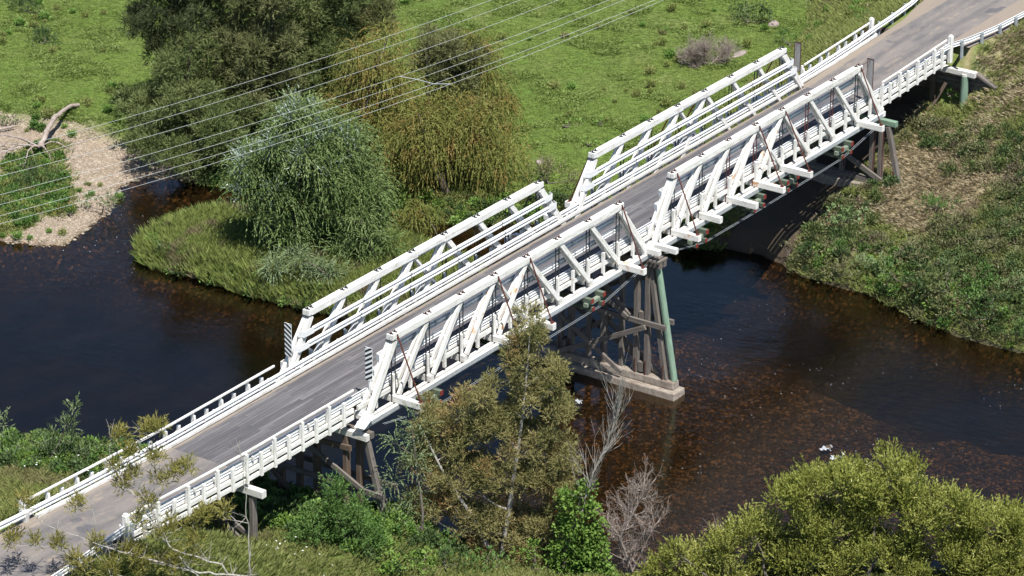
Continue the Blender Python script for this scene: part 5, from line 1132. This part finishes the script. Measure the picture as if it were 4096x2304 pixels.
isA, isB, isC = a_ > 0, b_ > 0, c_ > 0; kpad = sstep(6, 14, y); pn = fbm(x, y, .5, 3); gp_ = gpatch(x, y); gravz = (kgr > .5) & (gp_ < rr); drym = dryness(x, y, a_)
scree = (x > 62) & (y > 4) & (h > -6.9)
tS = [tuft(16, .15, .022, .14, .9, s, 'grass_short') for s in (1, 2, 3)]; tL = [tuft(20, .42, .026, .16, .6, s, 'grass_long') for s in (4, 5, 6)]
tD = [tuft(18, .36, .022, .2, 1.1, s, 'grass_dry') for s in (7, 8, 9)]; tR = [tuft(22, .62, .028, .18, .35, s, 'grass_reed') for s in (10, 11, 12)]
print('ground cover candidates', len(x))
sel = ok & isA & (kpad > rr) & ~gravz & (h < -7.2); sel &= g.random(len(x)) < .85
scatter('paddock_grass', P[sel], (.6 + .8 * g.random(sel.sum())) * (.7 + .9 * sstep(.5, .7, pn[sel])), tS, 1); print('paddock', sel.sum())
sel = ok & (((isA & ((kpad < rr) | scree) & (drym < .55 + .3 * g.random(len(x)))) | isC | (isA & (y > 6) & (a_ < 2.5) & ~gravz) | (isA & (kgr > .5) & (gp_ > rr))))
sel &= g.random(len(x)) < .42; scatter('bank_grass', P[sel], .5 + .75 * g.random(sel.sum()), tL, 2); print('bank', sel.sum())
sel = ok & isA & (kpad < rr + .1) & (drym > .25 + .4 * g.random(len(x))) & (g.random(len(x)) < .5); scatter('dry_grass', P[sel], .5 + .8 * g.random(sel.sum()), tD, 3); print('dry', sel.sum())
sel = ok & isB & (g.random(len(x)) < .9); scatter('island_grass', P[sel], .5 + .9 * g.random(sel.sum()) * (1.4 - .8 * sstep(.5, 3.5, b_[sel])), tR, 4); print('island', sel.sum())
scrub_p = [ball(70, .34, .13, .05, s, m_) for s, m_ in ((1, 'scrub_leaf'), (2, 'bush_dark'), (3, 'scrub_leaf'), (4, 'casuarina_green'))]
dens = .55 * sstep(.48, .62, fbm(x, y, .16, 4) + .12 * sstep(20, 4, a_) + .06 * sstep(0, -10, y))
sel = ok & isA & (y < 1.5 - 2 * g.random(len(x))) & (x < 62) & (g.random(len(x)) < .075 * dens); scatter('scrub', P[sel], .5 + 1.1 * g.random(sel.sum()), scrub_p, 5); print('scrub', sel.sum())
sel = ok & (((isC & (c_ < 8) & (y > -8 + 3 * g.random(len(x)))) | (isB & (b_ < 1.2)) | (isA & (y > 5) & (y < 40) & (a_ < 1.8) & ~gravz) | (isA & (y < 1) & (a_ < 3) & (g.random(len(x)) < .3)))) & (g.random(len(x)) < .06 + .05 * (isC & (y < 0)))
weed_p = [ball(60, .26, .15, .085, s, m_, .4) for s, m_ in ((11, 'bush_green'), (12, 'vine_leaf'), (13, 'weed_green'), (14, 'bush_dark'), (15, 'bush_dark'))]; scatter('bank_weeds', P[sel], .5 + .9 * g.random(sel.sum()), weed_p, 6); print('weeds', sel.sum())
sel = ok & isA & (kpad > .5) & ~gravz & (g.random(len(x)) < .0006 + .004 * sstep(.62, .72, fbm(x, y, .2, 3)) + .02 * (scree & (g.random(len(x)) < .5))); pw = [ball(40, .22, .12, .03, s, m_, .8, False, 3) for s, m_ in ((21, 'weed_green'), (22, 'grass_long'), (23, 'grass_long'))]
scatter('paddock_weeds', P[sel], .5 + 1.0 * g.random(sel.sum()), pw, 7); print('pweeds', sel.sum())
def stones(seed, mat):
    g_ = np.random.default_rng(seed); t_ = (1 + 5 ** .5) / 2; v = np.array([(-1, t_, 0), (1, t_, 0), (-1, -t_, 0), (1, -t_, 0), (0, -1, t_), (0, 1, t_), (0, -1, -t_), (0, 1, -t_), (t_, 0, -1), (t_, 0, 1), (-t_, 0, -1), (-t_, 0, 1)]) / 1.9
    f = [(0, 11, 5), (0, 5, 1), (0, 1, 7), (0, 7, 10), (0, 10, 11), (1, 5, 9), (5, 11, 4), (11, 10, 2), (10, 7, 6), (7, 1, 8), (3, 9, 4), (3, 4, 2), (3, 2, 6), (3, 6, 8), (3, 8, 9), (4, 9, 5), (2, 4, 11), (6, 2, 10), (8, 6, 7), (9, 8, 1)]
    v = v * (1 + .25 * (g_.random((12, 1)) - .5)) * [.11, .085, .05]; return proto('stone', mat, v, np.array(f), np.full(12, g_.random()))
st = [stones(s, 'stone') for s in range(5)]; bs = [stones(s + 9, 'bed_stone') for s in range(5)]
sel = isA & gravz & (g.random(len(x)) < .75); scatter('gravel', P[sel], .35 + 1.1 * g.random(sel.sum()) ** 2.5, st, 8); print('gravel', sel.sum())
wet = ~isA & ~isB & ~isC | (np.maximum(np.maximum(a_, b_), c_) < .3)
xb = g.uniform(2, 34, 60000); yb = g.uniform(-34, 12, 60000); hb, aa, bb_, cc, _k = terrain(xb, yb); q = (hb < -9.4) & (hb > -10.5) & near_view(np.stack([xb, yb, hb], 1))
scatter('riverbed_stones', np.stack([xb, yb, hb], 1)[q], .5 + 1.3 * g.random(q.sum()) ** 2, bs, 9); print('bedstones', q.sum())
gs = ok & isA & (kgr > .5) & (g.random(len(x)) < .012 * sstep(.54, .64, pn) + .10 * (gp_ > .5)); scatter('gravel_weeds', P[gs], .5 + .8 * g.random(gs.sum()), pw + weed_p[:1], 10)
fl = [proto('flower', 'petal', np.array([(-.03, -.03, .45), (.03, -.03, .46), (.03, .03, .45), (-.03, .03, .46)]) * 1.3, np.array([(0, 1, 2, 3)]), np.full(4, .5))]; FS = .6
sel = isC & ok & (g.random(len(x)) < .012) & (((x + 5.6) ** 2 + (y - 12.6) ** 2 < 6) | ((x + 8) ** 2 + (y + 4.5) ** 2 < 7)); scatter('white_flowers', P[sel] - [0, 0, -.15], (1 + g.random(sel.sum())) * FS, fl, 11); print('flowers', sel.sum())
tri = sum(len(o_.data.polygons) * 2 for o_ in bpy.data.objects if o_.type == 'MESH' and o_.users_collection); print('polys*2', tri)
